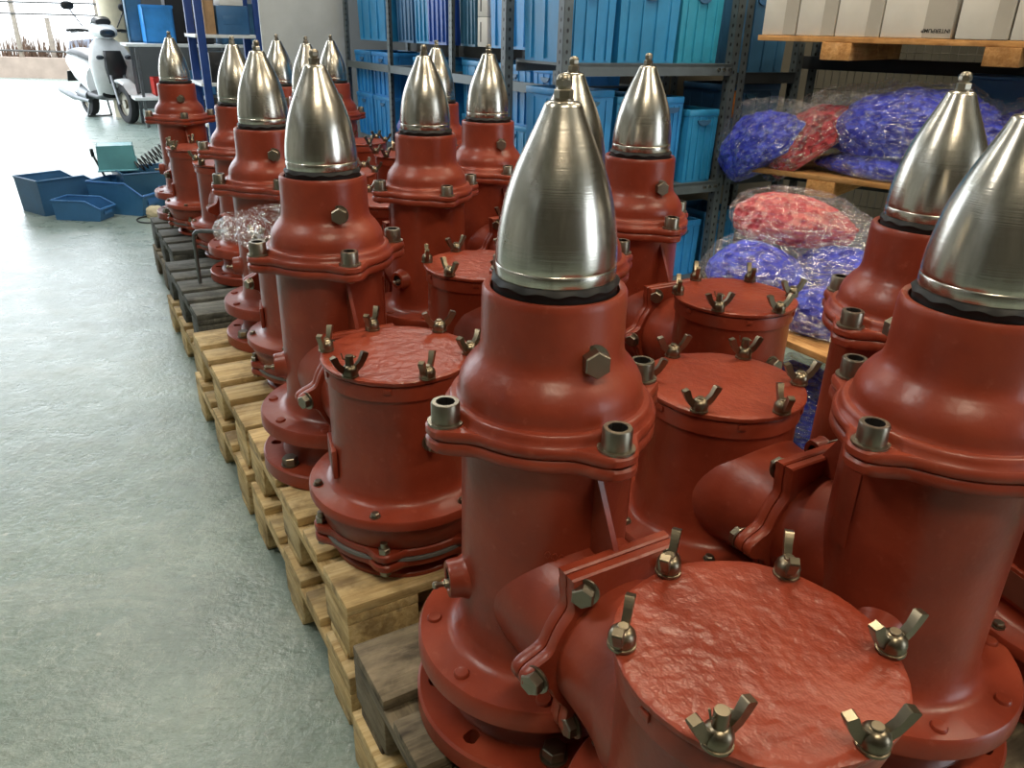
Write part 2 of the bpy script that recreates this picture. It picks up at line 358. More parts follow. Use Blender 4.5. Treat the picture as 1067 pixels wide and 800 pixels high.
def column_mesh():
    bm = new()
    # lower flange with open bolt holes (built as a ring of cells around each hole)
    nh = 8; R0, R1, RH, rh = .60, 1.40, 1.18, .095
    zt, zb = -2.80, -3.08
    lathe(bm, P((R0, -2.80), (1.0, -2.80), (1.06, -2.79)), 96)
    # flange top as a grid with holes punched
    def flat(z, flip):
        seg = 96
        rads = [1.06, RH-rh*1.25, RH+rh*1.25, R1-.03]
        rings = [[bm.verts.new((r*math.cos(2*PI*k/seg)*S, r*math.sin(2*PI*k/seg)*S, zz(z))) for k in range(seg)] for r in rads]
        w = 1  # cells on each side of a hole centre
        for i in range(3):
            for k in range(seg):
                k2 = (k+1) % seg
                if i == 1 and any(((k-(h*12+6)) % seg) in (0, 1, seg-1, seg-2) for h in range(nh)): continue
                q = (rings[i][k], rings[i][k2], rings[i+1][k2], rings[i+1][k])
                bm.faces.new(q)
        loops = []
        for h in range(nh):
            k = h*12+6; a = 2*PI*k/seg
            outer = [rings[1][(k+q) % seg] for q in (-2, -1, 0, 1, 2)]+[rings[2][(k+q) % seg] for q in (2, 1, 0, -1, -2)]
            c = Vector((RH*math.cos(a)*S, RH*math.sin(a)*S, zz(z)))
            inner = []
            for v in outer:
                d = v.co-c; d.z = 0; inner.append(bm.verts.new(c+d.normalized()*rh*S))
            for j in range(10): bm.faces.new((outer[j], outer[(j+1) % 10], inner[(j+1) % 10], inner[j]))
            loops.append(inner)
        return rings, loops
    ra, la = flat(-2.80, 0); rb, lb = flat(-3.06, 1)
    for A, B in zip(la, lb):
        for j in range(10): bm.faces.new((A[j], A[(j+1) % 10], B[(j+1) % 10], B[j]))
    lathe(bm, P((R1-.03, -2.80), (R1, -2.83), (R1, -3.05), (R1-.03, -3.06)), 96)
    # waist, base flange, column, upper flange
    lathe(bm, P((1.06, -2.80), (1.0, -2.74), (.98, -2.60), (1.02, -2.42), (1.14, -2.32), (1.24, -2.28), (1.33, -2.27), (1.37, -2.24), (1.37, -2.04), (1.34, -2.0),
                (1.06, -1.985), (.98, -1.96), (.93, -1.90), (.90, -1.80), (.885, -1.6), (.875, -.6), (.875, .45), (.90, .56), (.5, .56)), 96)
    for k in range(8):
        a = 2*PI*(k+.35)/8
        lathe(bm, [(0, zz(-1.955)), (.07*S, zz(-1.96)), (.085*S, zz(-1.98)), (.085*S, zz(-2.01))], 14, (1.19*S*math.cos(a), 1.19*S*math.sin(a), 0))
    prism(bm, ear_contour(1.05, 1.31, EARS, .235), zz(.55), zz(.672), .018*S*1.5)
    # cast pads and markings
    for a0, z, w, h in ((68, -.12, .34, .9),):
        n = 6
        a0 = math.radians(a0)
        vs = []
        for r in (.86, .893):
            for zc in (z-h/2, z+h/2):
                for k in range(n+1):
                    a = a0+(k/n-.5)*w
                    vs.append(bm.verts.new((r*S*math.cos(a), r*S*math.sin(a), zz(zc))))
        m = n+1; I = lambda r, zc, k: vs[(r*2+zc)*m+k]
        for k in range(n):
            bm.faces.new((I(1, 0, k), I(1, 0, k+1), I(1, 1, k+1), I(1, 1, k)))
            bm.faces.new((I(0, 0, k), I(0, 0, k+1), I(1, 0, k+1), I(1, 0, k))); bm.faces.new((I(0, 1, k), I(0, 1, k+1), I(1, 1, k+1), I(1, 1, k)))
        for k in (0, n): bm.faces.new((I(0, 0, k), I(1, 0, k), I(1, 1, k), I(0, 1, k)))
    # raised cast figures
    for a0, z in ((-62, -1.45), (-30, -.45)):
        for j in range(4):
            a = math.radians(a0+j*4.4)
            vs = lathe(bm, [(.020*S, -.02*S), (.036*S, -.02*S), (.036*S, .004*S), (.020*S, .004*S)], 10, (0, 0, 0), 'X', closed=True)
            xf(bm, vs, Matrix.Rotation(a, 4, 'Z') @ Matrix.Translation((.880*S, 0, zz(z-.02*j))) @ Matrix.Diagonal((1, .8, 1.35, 1)))
    # gusset between column and branch flange
    g = [( .80, .42), (.86, .46), (1.27, -.28), (1.27, -.5), (.80, -.5)]
    v1 = [bm.verts.new((x*S, -.028*S, zz(z))) for x, z in g]; v2 = [bm.verts.new((x*S, .028*S, zz(z))) for x, z in g]
    bm.faces.new(v1); bm.faces.new(v2[::-1])
    for i in range(5): bm.faces.new((v1[i], v1[(i+1) % 5], v2[(i+1) % 5], v2[i]))
    return bm
def neck_mesh():
    bm = new()
    prism(bm, ear_contour(1.05, 1.31, EARS, .235), zz(.682), zz(.795), .018*S*1.5)
    lathe(bm, P((.5, .79), (1.03, .79), (1.01, .81), (.995, .85), (.985, .885), (.965, .90), (.925, .905), (.910, .93), (.905, .96), (.90, 1.03), (.885, 1.09), (.85, 1.16), (.80, 1.23), (.745, 1.29), (.712, 1.34), (.695, 1.40), (.688, 1.48),
                (.684, 1.90), (.68, 1.955), (.662, 1.985), (.635, 1.985), (.605, 1.975), (.60, 1.80), (.3, 1.80)), 96)
    return bm
def seal_mesh():
    bm = new(); seg = 120; rings = []
    for r, z, w in ((.50, 2.09, 0), (.565, 2.09, .1), (.588, 2.06, .8), (.595, 2.045, 1), (.585, 2.03, 1), (.578, 1.99, .2), (.578, 1.9, 0)):
        ring = []
        for k in range(seg):
            a = 2*PI*k/seg
            dz = w*.013*math.sin(a*13+.5*math.sin(a*3)); rr = r+w*.006*math.sin(a*13+1)
            ring.append(bm.verts.new((rr*S*math.cos(a), rr*S*math.sin(a), zz(z+dz))))
        rings.append(ring)
    for A, B in zip(rings[:-1], rings[1:]):
        for k in range(seg): bm.faces.new((A[k], A[(k+1) % seg], B[(k+1) % seg], B[k]))
    return bm
def cone_mesh():
    bm = new()
    lathe(bm, P((.50, 2.085), (.55, 2.085), (.558, 2.10), (.560, 2.19), (.556, 2.20), (.552, 2.205), (.556, 2.212), (.558, 2.25), (.555, 2.33), (.548, 2.42), (.534, 2.52), (.515, 2.63), (.494, 2.74), (.467, 2.84), (.432, 2.95), (.386, 3.07), (.332, 3.19), (.276, 3.31), (.224, 3.42), (.185, 3.51), (.170, 3.55), (.158, 3.575), (.135, 3.592), (.10, 3.596), (0, 3.596)), 96)
    return bm
def nut_mesh():
    bm = new()
    lathe(bm, P((0, 3.59), (.085, 3.59), (.088, 3.60), (.088, 3.615), (.07, 3.615)), 24)
    prism(bm, [(x*S, y*S) for x, y in hexpoly(.084)], zz(3.612), zz(3.685), .006*S)
    lathe(bm, P((.05, 3.68), (.06, 3.70), (.06, 3.715)), 20)
    prism(bm, [(x*S, y*S) for x, y in hexpoly(.074, 6, .3)], zz(3.71), zz(3.765), .006*S)
    lathe(bm, P((.068, 3.762), (.064, 3.785), (.045, 3.805), (.02, 3.812), (0, 3.813)), 20)
    return bm
def socket_bolt_mesh():
    bm = new(); r = .135
    lathe(bm, [(0, -.0*S), (.17*S, 0), (.17*S, .022*S), (r*S, .022*S), (r*S, .20*S), (r*.93*S, .215*S), (.088*S, .215*S)], 28)
    # hexagon recess
    hx = hexpoly(.085*S); a = [bm.verts.new((x, y, .215*S)) for x, y in hx]; b = [bm.verts.new((x*.96, y*.96, .08*S)) for x, y in hx]
    for i in range(6):
        f = bm.faces.new((a[i], a[(i+1) % 6], b[(i+1) % 6], b[i])); f.material_index = 1
    f = bm.faces.new(b); f.material_index = 1
    # shank end and nut under the flanges
    lathe(bm, [(.05*S, .022*S), (.07*S, 0), (.07*S, -.27*S), (.06*S, -.285*S), (0, -.285*S)], 14)
    return bm
def hexbolt_mesh(r=.11, h=.10, washer=.14):
    bm = new()
    lathe(bm, [(0, 0), (washer*S, 0), (washer*S, .02*S), (.05*S, .02*S)], 24)
    prism(bm, [(x*S, y*S) for x, y in hexpoly(r)], .018*S, (.02+h)*S, .012*S)
    return bm
def wing_mesh(pin):
    bm = new(); k = S
    lathe(bm, [(0, 0), (.11*k, 0), (.11*k, .02*k), (.10*k, .023*k), (.104*k, .05*k), (.106*k, .08*k), (.095*k, .12*k), (.07*k, .15*k), (.04*k, .163*k), (0, .166*k)], 24)
    for s in (-1, 1):
        # a flat wing, flaring up and out
        prof = [(.05, .06), (.10, .05), (.165, .11), (.215, .19), (.255, .27), (.25, .285), (.185, .305), (.172, .298), (.13, .20), (.07, .14)]
        n = len(prof)
        a = [bm.verts.new((s*x*k, -(.026+.012*(z/.3))*k, z*k)) for x, z in prof]; b = [bm.verts.new((s*x*k, (.026+.012*(z/.3))*k, z*k)) for x, z in prof]
        bm.faces.new(a); bm.faces.new(b[::-1])
        for i in range(n): bm.faces.new((a[i], a[(i+1) % n], b[(i+1) % n], b[i]))
    if pin:
        lathe(bm, [(.055*k, .12*k), (.055*k, .27*k), (.05*k, .285*k), (0, .285*k)], 18)
        tube(bm, [(-.10*k, .01*k, .33*k), (-.085*k, 0, .25*k), (0, 0, .235*k), (.09*k, 0, .25*k), (.06*k, .01*k, .265*k), (.085*k, .02*k, .23*k)], .009*k, 6)
    else:
        lathe(bm, [(.045*k, .15*k), (.045*k, .175*k), (.04*k, .18*k), (0, .18*k)], 14)
    return bm
def branch_mesh():
    bm = new()
    ctr = (0, 0, zz(-1.2))
    lathe(bm, [(r*S, x*S) for r, x in ((.80, .35), (.79, .8), (.745, 1.0), (.725, 1.15), (.72, 1.22))], 72, ctr, 'X')
    lathe(bm, [(r*S, x*S) for r, x in ((.72, 1.40), (.725, 1.6), (.745, 1.85), (.78, 2.05), (.83, 2.2), (.83, 2.5))], 72, ctr, 'X')
    cont = branch_contour()
    for x0, x1 in ((1.17, 1.285), (1.30, 1.415)):
        vs = prism(bm, cont, x0*S, x1*S, .02*S)
        # prism: (a, b, h) -> x = h, y = -a.., z = b
        xf(bm, vs, Matrix(((0, 0, 1, 0), (1, 0, 0, 0), (0, 1, 0, zz(-1.2)), (0, 0, 0, 1))))
    return bm
def chamber_mesh():
    bm = new()
    lathe(bm, P((1.0, -2.08), (1.345, -2.08), (1.37, -2.06), (1.37, -1.96), (1.35, -1.93), (1.12, -1.90), (1.045, -1.86), (1.01, -1.78), (.995, -1.6), (.985, -.32), (.99, -.305), (1.02, -.295), (1.025, -.10), (1.02, -.085), (.9, -.085), (.9, -.3)), 96, (D*S, 0, 0))
    for k in range(6):    # catches under the lid
        a = math.radians(30+60*k)
        vs = box(bm, (0, 0, 0), (.03*S, .10*S, .07*S), bev=.005*S)
        xf(bm, vs, Matrix.Translation((D*S+1.03*S*math.cos(a), 1.03*S*math.sin(a), zz(-.14))) @ Matrix.Rotation(a, 4, 'Z'))
    return bm
def base_mesh():
    bm = new()
    c = (D*S, 0, 0)
    lathe(bm, P((.7, -3.08), (1.04, -3.08), (1.06, -3.06), (1.06, -3.0), (1.03, -2.97), (.86, -2.95), (.84, -2.80), (1.1, -2.78), (1.1, -2.6)), 80, c)
    for k in range(8):    # legs of the strainer foot
        a = 2*PI*k/8+.2
        vs = box(bm, (0, 0, 0), (.14*S, .12*S, .24*S), bev=.01*S)
        xf(bm, vs, Matrix.Translation((D*S+.93*S*math.cos(a), .93*S*math.sin(a), zz(-2.88))) @ Matrix.Rotation(a, 4, 'Z'))
    ea = [math.radians(25+60*k) for k in range(6)]
    vs = prism(bm, ear_contour(1.20, 1.36, ea, .16), zz(-2.78), zz(-2.66), .02*S); bmesh.ops.translate(bm, vec=c, verts=vs)
    vs = prism(bm, ear_contour(1.20, 1.36, ea, .16), zz(-2.615), zz(-2.49), .02*S); bmesh.ops.translate(bm, vec=c, verts=vs)
    lathe(bm, P((1.0, -2.49), (1.17, -2.49), (1.21, -2.44), (1.24, -2.30), (1.28, -2.2), (1.28, -2.13), (1.31, -2.11), (1.31, -2.085), (1.0, -2.085)), 80, c)
    return bm
def gasket_mesh():
    bm = new(); lathe(bm, P((1.0, -2.66), (1.23, -2.66), (1.23, -2.615), (1.0, -2.615)), 72, (D*S, 0, 0)); return bm
def lid_mesh():
    bm = new(); seg = 128; rings = []
    for r, z, w in ((0.001, 0, 0), (.35, 0, .2), (.7, 0, .4), (.95, 0, .7), (1.03, 0, 1), (1.055, -.012, 1), (1.06, -.035, 1), (1.05, -.065, 1), (.98, -.07, 1), (.5, -.07, 0)):
        ring = []
        for k in range(seg):
            a = 2*PI*k/seg
            nz = noise.noise(Vector((math.cos(a)*3*r, math.sin(a)*3*r, 1.3)))*.012+noise.noise(Vector((math.cos(a)*9*r, math.sin(a)*9*r, 5.3)))*.005
            rr = r*(1+w*.012*noise.noise(Vector((math.cos(a)*2, math.sin(a)*2, 9)))+w*.006*noise.noise(Vector((math.cos(a)*12, math.sin(a)*12, 4))))
            ring.append(bm.verts.new((rr*S*math.cos(a), rr*S*math.sin(a), (z+nz*w)*S)))
        rings.append(ring)
    for A, B in zip(rings[:-1], rings[1:]):
        for k in range(seg): bm.faces.new((A[k], A[(k+1) % seg], B[(k+1) % seg], B[k]))
    return bm
def boss_mesh():
    bm = new()
    lathe(bm, [(r*S, x*S) for r, x in ((.30, -.12), (.24, 0), (.215, .05), (.205, .16), (.19, .185), (.13, .185), (.12, .17))], 32, axis='X')
    lathe(bm, [(r*S, x*S) for r, x in ((.12, .172), (.10, .12), (0, .12))], 24, axis='X', mi=1)
    return bm
def nipple_mesh():
    bm = new()
    lathe(bm, [(r*S, x*S) for r, x in ((.05, 0), (.05, .06), (.03, .065), (.03, .12), (.042, .135), (.042, .17), (.02, .19), (0, .19))], 14, axis='X')
    return bm
def nameplate_mesh():
    bm = new()
    box(bm, (0, 0, 0), (.07*S, .62*S, .44*S), bev=.012*S)
    box(bm, (.036*S, 0, 0), (.012*S, .52*S, .34*S), mi=1)
    return bm

def build_pump(label, loc, rz):
    p = thing('pump', label, 'pump', loc, rz, 'red pumps with steel cones on the pallets')
    obj('column_body', column_mesh(), 'red', p)
    obj('neck_housing', neck_mesh(), 'red', p)
    obj('rubber_seal', seal_mesh(), 'rubber', p)
    c = obj('steel_cone', cone_mesh(), 'steel', p); c['label'] = 'bullet-shaped brushed steel cone'
    obj('cone_nut', nut_mesh(), 'bolt', c)
    obj('branch_pipe', branch_mesh(), 'red', p)
    obj('chamber_body', chamber_mesh(), 'red', p)
    b = obj('chamber_base', base_mesh(), 'red', p)
    obj('gasket', gasket_mesh(), 'gasket', b)
    lid = obj('chamber_lid', lid_mesh(), 'redlid', p, (D*S, 0, zz(0)), (0, 0, 0))
    sb = None
    for a in EARS:
        l = (1.13*S*math.cos(a), 1.13*S*math.sin(a), zz(.795))
        if sb is None: sb = obj('socket_bolt', socket_bolt_mesh(), ('bolt', 'socket'), p, l, (0, 0, a)).data
        else: inst('socket_bolt', sb, p, l, (0, 0, a*1.7))
    hb = None
    for k in range(6):
        a = k*PI/3
        l = (1.415*S, .93*S*math.cos(a), zz(-1.2)+.93*S*math.sin(a)); r = (k*.4, PI/2, 0)
        if hb is None: hb = obj('flange_bolt', hexbolt_mesh(), 'bolt', p, l, r).data
        else: inst('flange_bolt', hb, p, l, r)
    inst('neck_plug', obj('neck_plug_source', hexbolt_mesh(.13, .13, .15), 'bolt').data, p, (.68*S, 0, zz(1.47)), (.3, PI/2, 0))
    bpy.data.objects.remove(bpy.data.objects['neck_plug_source'])
    pl = bpy.data.objects['neck_plug'].data
    a = math.radians(3)
    inst('chamber_plug', pl, p, (D*S+.985*S*math.cos(a), .985*S*math.sin(a), zz(-.95)), (0, PI/2, a))
    a = math.radians(-102)
    obj('name_plate', nameplate_mesh(), ('red', 'plate'), p, (D*S+1.0*S*math.cos(a), 1.0*S*math.sin(a), zz(-1.5)), (0, 0, a))
    for a in (-104, 112):
        a = math.radians(a)
        bo = obj('drain_boss', boss_mesh(), ('red', 'darkhole'), p, (.87*S*math.cos(a), .87*S*math.sin(a), zz(-1.22)), (0, 0, a))
        obj('grease_nipple', nipple_mesh(), 'bolt', bo, (.17*S, .07*S, 0))
    sm = None
    for k in range(6):
        a = math.radians(25+60*k)
        l = (D*S+1.26*S*math.cos(a), 1.26*S*math.sin(a), zz(-2.49))
        if sm is None:
            bm = new(); prism(bm, [(x*S, y*S) for x, y in hexpoly(.085)], 0, .09*S, .01*S); lathe(bm, [(0, -.38*S), (.05*S, -.38*S), (.05*S, .17*S), (0, .175*S)], 12)
            prism(bm, [(x*S, y*S) for x, y in hexpoly(.085)], -.36*S, -.29*S, .01*S)
            sm = obj('base_stud', bm, 'bolt', p, l, (0, 0, k)).data
        else: inst('base_stud', sm, p, l, (0, 0, k))
    sk = None
    for k in range(6):
        a = math.radians(-5+60*k+25)
        l = (D*S+1.24*S*math.cos(a), 1.24*S*math.sin(a), zz(-1.925))
        if sk is None: sk = obj('flange_stud', hexbolt_mesh(.06, .05, .075), 'bolt', p, l).data
        else: inst('flange_stud', sk, p, l, (0, 0, k))
    wm = [None, None]
    for k in range(6):
        i = 1 if k == 5 else 0
        a = math.radians(60*k)
        l = (D*S+1.0*S*math.cos(a), 1.0*S*math.sin(a), zz(.005)); r = (0, 0, random.uniform(0, PI))
        if wm[i] is None: wm[i] = obj('wing_nut', wing_mesh(i), 'wing', p, l, r).data
        else: inst('wing_nut', wm[i], p, l, r)
    # a loose flange bolt with washer in one hole of the foot
    inst('foot_bolt', pl, p, (1.18*S*math.cos(math.radians(-22.5)), 1.18*S*math.sin(math.radians(-22.5)), zz(-2.795)), (0, 0, .3))
    return p
def copy_tree(o, parent=None):
    c = o.copy(); C.objects.link(c); c.parent = parent
    for ch in list(o.children): copy_tree(ch, c)
    return c
PZ = .288
def at(x, y): return (x*S, y*S, PZ)
spots = [   # (x, y) in pump units, reversed?, extra turn in degrees, label
    (.375, 6.997, 0, 0, 'nearest red pump with a big steel cone, standing on the weathered grey pallet'),
    (4.244, 6.792, 1, 0, 'red pump whose steel cone is cut off by the right edge of the photo'),
    (5.28, 9.95, 0, 0, 'red pump at the right whose steel cone overlaps the large blue bag'),
    (-3.09, 12.60, 0, 0, 'red pump at the pallet edge with its chamber and square name plate in full view'),
    (.779, 12.188, 1, 0, 'red pump hidden directly behind the nearest pump, only its cone tip peeking out above'),
    (2.376, 15.626, 0, 0, 'red pump with a scratched steel cone in front of the blue containers and slotted post'),
    (-5.80, 18.55, 0, -2, 'red pump with a clear plastic bag on its chamber lid, left side of the row'),
    (-2.089, 18.25, 1, 0, 'red pump in the middle of the row whose cone covers half of another cone behind'),
    (-.80, 21.25, 0, 0, 'red pump standing before the blue shelf, right of the pump with the half-hidden neighbour'),
    (-8.10, 23.75, 1, 0, 'red pump whose steel cone is half covered by the cone beside the plastic bag pump'),
    (-6.95, 27.4, 0, 0, 'red pump with its cone just left of the large cone tip, before the pale board'),
    (-2.62, 26.35, 1, 0, 'red pump mostly hidden, its cone showing behind a nearer cone under the grey shelf beam'),
    (-13.25, 31.95, 0, 0, 'red pump at the far left end of the row beside the floor bins'),
    (-9.22, 32.0, 0, 0, 'red pump far back, leftmost of three cones in front of the pale board'),
    (-7.77, 34.65, 0, 0, 'red pump far back, rightmost of three cones in front of the pale board'),
]
# how the wings of the lid nuts stand, in world degrees, going round from the branch end
TURN = {0: (14, 22, 84, 68, 76, 30), 3: (75, 55, 20, 78, 84, 35), 1: (20, 10, 15, 85, 10, 15), 5: (15, 20, 82, 85, 80, 12)}
def turn_nuts(p, i, rz):
    nuts = [c for c in p.children if c.name.startswith('wing_nut')]
    for c in nuts:
        k = round(math.degrees(math.atan2(c.location.y, c.location.x-D*S))/60) % 6
        w = TURN[i][k] if i in TURN else random.uniform(0, 180)
        c.rotation_euler = (0, 0, math.radians(w+random.uniform(-6, 6))-rz)
for i, (x, y, rev, dr, lab) in enumerate(spots):
    rz = TH+(PI if rev else 0)+math.radians(dr)
    if i == 0: proto = build_pump(lab, at(x, y), rz); turn_nuts(proto, i, rz); continue
    c = copy_tree(proto); c.location = at(x, y); c.rotation_euler = (0, 0, rz); c['label'] = lab
    for ch in c.children:
        if ch.name.startswith('chamber_lid'): ch.rotation_euler = (0, 0, random.uniform(0, 6.28))
        if ch.name.startswith('steel_cone'): ch.rotation_euler = (0, 0, random.uniform(0, 6.28))
    turn_nuts(c, i, rz)
    fb = [k for k in c.children if k.name.startswith('foot_bolt')][0].copy(); C.objects.link(fb); fb.parent = c
    fb.location = (1.18*S*math.cos(math.radians(-67.5)), 1.18*S*math.sin(math.radians(-67.5)), zz(-2.795))

# ------------------------------------------------------------------ pallets
def board_mesh(l, w, h, seed):
    bm = new(); box(bm, (0, 0, 0), (l, w, h), bev=.003)
    return bm
BM = {}
def board(name, l, w, h, mat, parent, loc, rz=0):
    key = (l, w, h, mat)
    if key not in BM:
        o = obj(name, board_mesh(l, w, h, 0), mat, parent, loc, (0, 0, rz)); BM[key] = o.data; return o
    return inst(name, BM[key], parent, loc, (0, 0, rz))
def pallet(label, u0, w0, z, mat, mat2=None, length=.80, rz=0, group='wooden pallets under the pumps'):
    """u0 = the end nearest the viewer, w0 = the aisle side; 0.8 m along the row and 1.2 m across"""
    p = thing('pallet', label, 'pallet', uw(u0*S, w0*S, z), TH+rz, group)
    mat2 = mat2 or mat
    # local: x = -u, y = w
    L = 1.2
    for j, (uc, wd) in enumerate(((.0725, .145), (.237, .10), (.40, .145), (.563, .10), (.7275, .145))):
        board('deck_board', L, wd, .022, mat, p, (-uc*length/.8, L/2, .133), PI/2)
    for wc in (.0725, .6, 1.1275): board('stringer_board', length, .145, .022, mat2, p, (-length/2, wc, .111))
    for uc in (.0725, .4, .7275):
        for wc in (.0725, .6, 1.1275): board('block', .145, .145, .078, mat2, p, (-uc*length/.8, wc, .061))
    for uc in (.0725, .4, .7275): board('bottom_board', L, .10, .022, mat2, p, (-uc*length/.8, L/2, .011), PI/2)
    return p
pallet('weathered grey top pallet under the nearest pump, green paint worn on its boards', 1.76, 2.2, .144, 'oldwood')
pallet('yellow lower pallet under the nearest weathered grey pallet', 1.70, 2.1, 0, 'wood')
pallet('yellow pine top pallet with stained deck boards under the name plate pump', 8.3, 2.36, .144, 'wood')
pallet('yellow pine lower pallet on the floor below the pallet of the name plate pump', 8.1, 2.26, 0, 'wood')
pallet('yellow top pallet under the plastic bag pump, third along the row', 14.3, 2.34, .144, 'wood')
pallet('yellow lower pallet on the floor under the third pallet along the row', 14.25, 2.24, 0, 'wood')
pallet('dark grey top pallet with the bent steel bar standing on its edge', 21.45, 2.66, .144, 'greywood')
pallet('yellow lower pallet below the dark grey pallet with the bent bar', 21.3, 2.55, 0, 'wood')
pallet('grey top pallet at the far end of the row near the floor bins', 28.6, 3.08, .144, 'greywood')
pallet('lower pallet on the floor at the far end of the row near the bins', 28.5, 3.0, 0, 'oldwood')

# bent steel bar leaning by the far pumps
b0 = uw(24.2*S, 3.25*S, PZ)
bm = new()
tube(bm, [(0, 0, .008), (0, 0, .19), (.004, 0, .212), (.016, 0, .224), (.036, 0, .228), (.135, 0, .236)], .008, 10)
bar = tag(obj('bent_bar', bm, 'barsteel', None, b0, (0, 0, math.radians(-12))), 'grey bent steel bar standing upright on the dark grey pallet edge', 'bar')

# ------------------------------------------------------------------ bags
def blob(bm, sx, sy, sz, p=2.6, seed=0, amp=.08, fr=6, cell=0, flat=.55, sub=5, tail=None, tailr=.28):
    r = bmesh.ops.create_icosphere(bm, subdivisions=sub, radius=1); vs = r['verts']
    for v in vs:
        d = v.co.normalized()
        k = (abs(d.x)**p+abs(d.y)**p+abs(d.z)**p)**(-1/p)
        q = d*k
        q = Vector((q.x*sx, q.y*sy, q.z*sz))
        nn = noise.fractal(Vector((q.x, q.y, q.z))*fr+Vector((seed*7.1, seed*3.3, 1)), .8, 2, 4)
        q *= 1+amp*nn
        if cell:
            f = noise.voronoi(q*cell+Vector((seed, 0, 0)))[0][0]
            q *= 1-.06*min(f, 1)
        if tail is not None:
            t = max(0, q.x/sx*tail-.35)
            if t > 0:
                q.x += tail*t*sx*.55
                pinch = 1/(1+4*t*t)
                q.y *= max(pinch, tailr); q.z = q.z*max(pinch, tailr)
        if q.z < -sz*flat: q.z = -sz*flat+(q.z+sz*flat)*.12
        v.co = q+Vector((0, 0, sz*flat))
    return vs
def bag(label, loc, rz, size, mat, seed, fill=(1, 1, 1), fillloc=(0, 0, 0), tail=1, tilt=(0, 0), group=None, cat='bag', film_amp=.10):
    b = thing('plastic_bag', label, cat, loc, rz, group)
    b.rotation_euler = (tilt[0], tilt[1], rz)
    sx, sy, sz = size
    if mat:
        bm = new(); blob(bm, sx*fill[0]*.97, sy*fill[1]*.97, sz*fill[2]*.96, 2.1, seed, .10, 7, 38, sub=6, tail=tail*.8, tailr=.5)
        obj('caps', bm, mat, b, (fillloc[0], fillloc[1], fillloc[2]+.004), smooth=60)
    bm = new(); blob(bm, sx, sy, sz, 2.15, seed, film_amp, 7, 0, tail=tail, sub=6)
    for v in bm.verts:
        n = noise.turbulence(v.co*Vector((1, 1, 1)).x*14+Vector((seed, 2, 3)), 3, False)
        v.co *= 1+.02*(n-.5)
    obj('film', bm, 'film', b, smooth=70)
    return b
# ------------------------------------------------------------------ plank storage at the right (front line Q + s*E, going back along N)
QA = math.radians(-38.75)
Q = Vector((1.16, 3.95, 0)); EV = Vector((.78, -.626, 0)); NV = Vector((.626, .78, 0))
def q3(s, d, z): return Q+EV*s+NV*d+Vector((0, 0, z))
def plank_deck(label, s0, z, blocks, length=2.0, depth=.8):
    p = thing('plank_pallet', label, 'pallet', q3(s0, 0, z), QA, 'plank pallets on the storage rack')
    n = 6
    for j in range(n): board('deck_board', length, depth/n-.008, .024, 'plank', p, (length/2, (j+.5)*depth/n, -.012))
    for x in blocks: board('bearer', .10 if False else depth, .13, .072, 'plank', p, (x, depth/2, -.060), PI/2)
    return p
plank_deck('orange pine pallet deck carrying the row of white cartons', -.07, 1.285, (.37, 1.02, 1.7))
plank_deck('pine pallet deck carrying the blue and red bags', -.005, .690, (.345, 1.0, 1.7))
# steel rack holding the two decks
def angle_bm(h, s=.045, t=.003):
    bm = new()
    box(bm, (s/2, t/2, h/2), (s, t, h)); box(bm, (t/2, s/2, h/2), (t, s, h)); return bm
pr = thing('pallet_rack', 'dark steel rack frame under the pine decks of cartons and bags', 'rack', q3(-.10, .16, 0), QA)
for x in (2.05,):
    for y in (.02, .66): obj('post', angle_bm(1.7), 'angle', pr, (x, y, 0))
obj('post', angle_bm(1.7), 'angle', pr, (0, .66, 0))
for z in (.560, 1.155):
    for y in (.60,):
        bm = new(); box(bm, (1.03, y+.02, z), (2.1, .035, .065), bev=.003); obj('beam', bm, 'darkbeam', pr)
# white cartons
def carton(label, s0, s1, h, d=.30, y=.02, z=1.286, txt=None, edge_strip=True, rz=0):
    w = s1-s0
    o = thing('carton', label, 'box', q3((s0+s1)/2, y+d/2, z), QA+rz, 'white cartons on the top deck')
    bm = new(); box(bm, (0, 0, h/2), (w, d, h), bev=.004); obj('box_body', bm, 'whitebox', o)
    if edge_strip:
        bm = new(); box(bm, (w/2-(.055 if txt else .03), -d/2-.0008, h/2), (.108 if txt else .058, .0012, h*.98)); obj('edge_strip', bm, 'edge_strip', o)  # plain grey strip along the right edge of the carton front
    if txt:
        cu = bpy.data.curves.new('print', 'FONT'); cu.body = txt; cu.size = .021; cu.extrude = .0004; cu.align_x = 'CENTER'; cu.align_y = 'CENTER'
        cu.materials.append(M['ink']); cu.offset = .0004
        t0 = bpy.data.objects.new('lettering', cu); C.objects.link(t0)
        bpy.context.view_layer.update()
        me = bpy.data.meshes.new_from_object(t0.evaluated_get(bpy.context.evaluated_depsgraph_get()))
        bpy.data.objects.remove(t0)
        t = bpy.data.objects.new('print', me); C.objects.link(t); t.parent = o
        t.location = (w/2-.060, -d/2-.002, .030); t.rotation_euler = (PI/2, PI, 0); t['label'] = 'upside-down printed word'
    return o
carton('white carton at the left end of the top deck by the slotted post', -.06, .098, .30)
carton('second white carton from the slotted post on the top deck', .102, .272, .30)
carton('third white carton from the slotted post, left of the printed one', .276, .465, .30)
carton('white carton with upside-down black print near its bottom edge', .469, .745, .30, txt='INTERPUMP')
carton('wide white carton set forward right of the printed one', .765, .955, .31, y=-.0+.003)
carton('white carton at the right edge of the photo on the top deck', .962, 1.20, .31, y=.005)
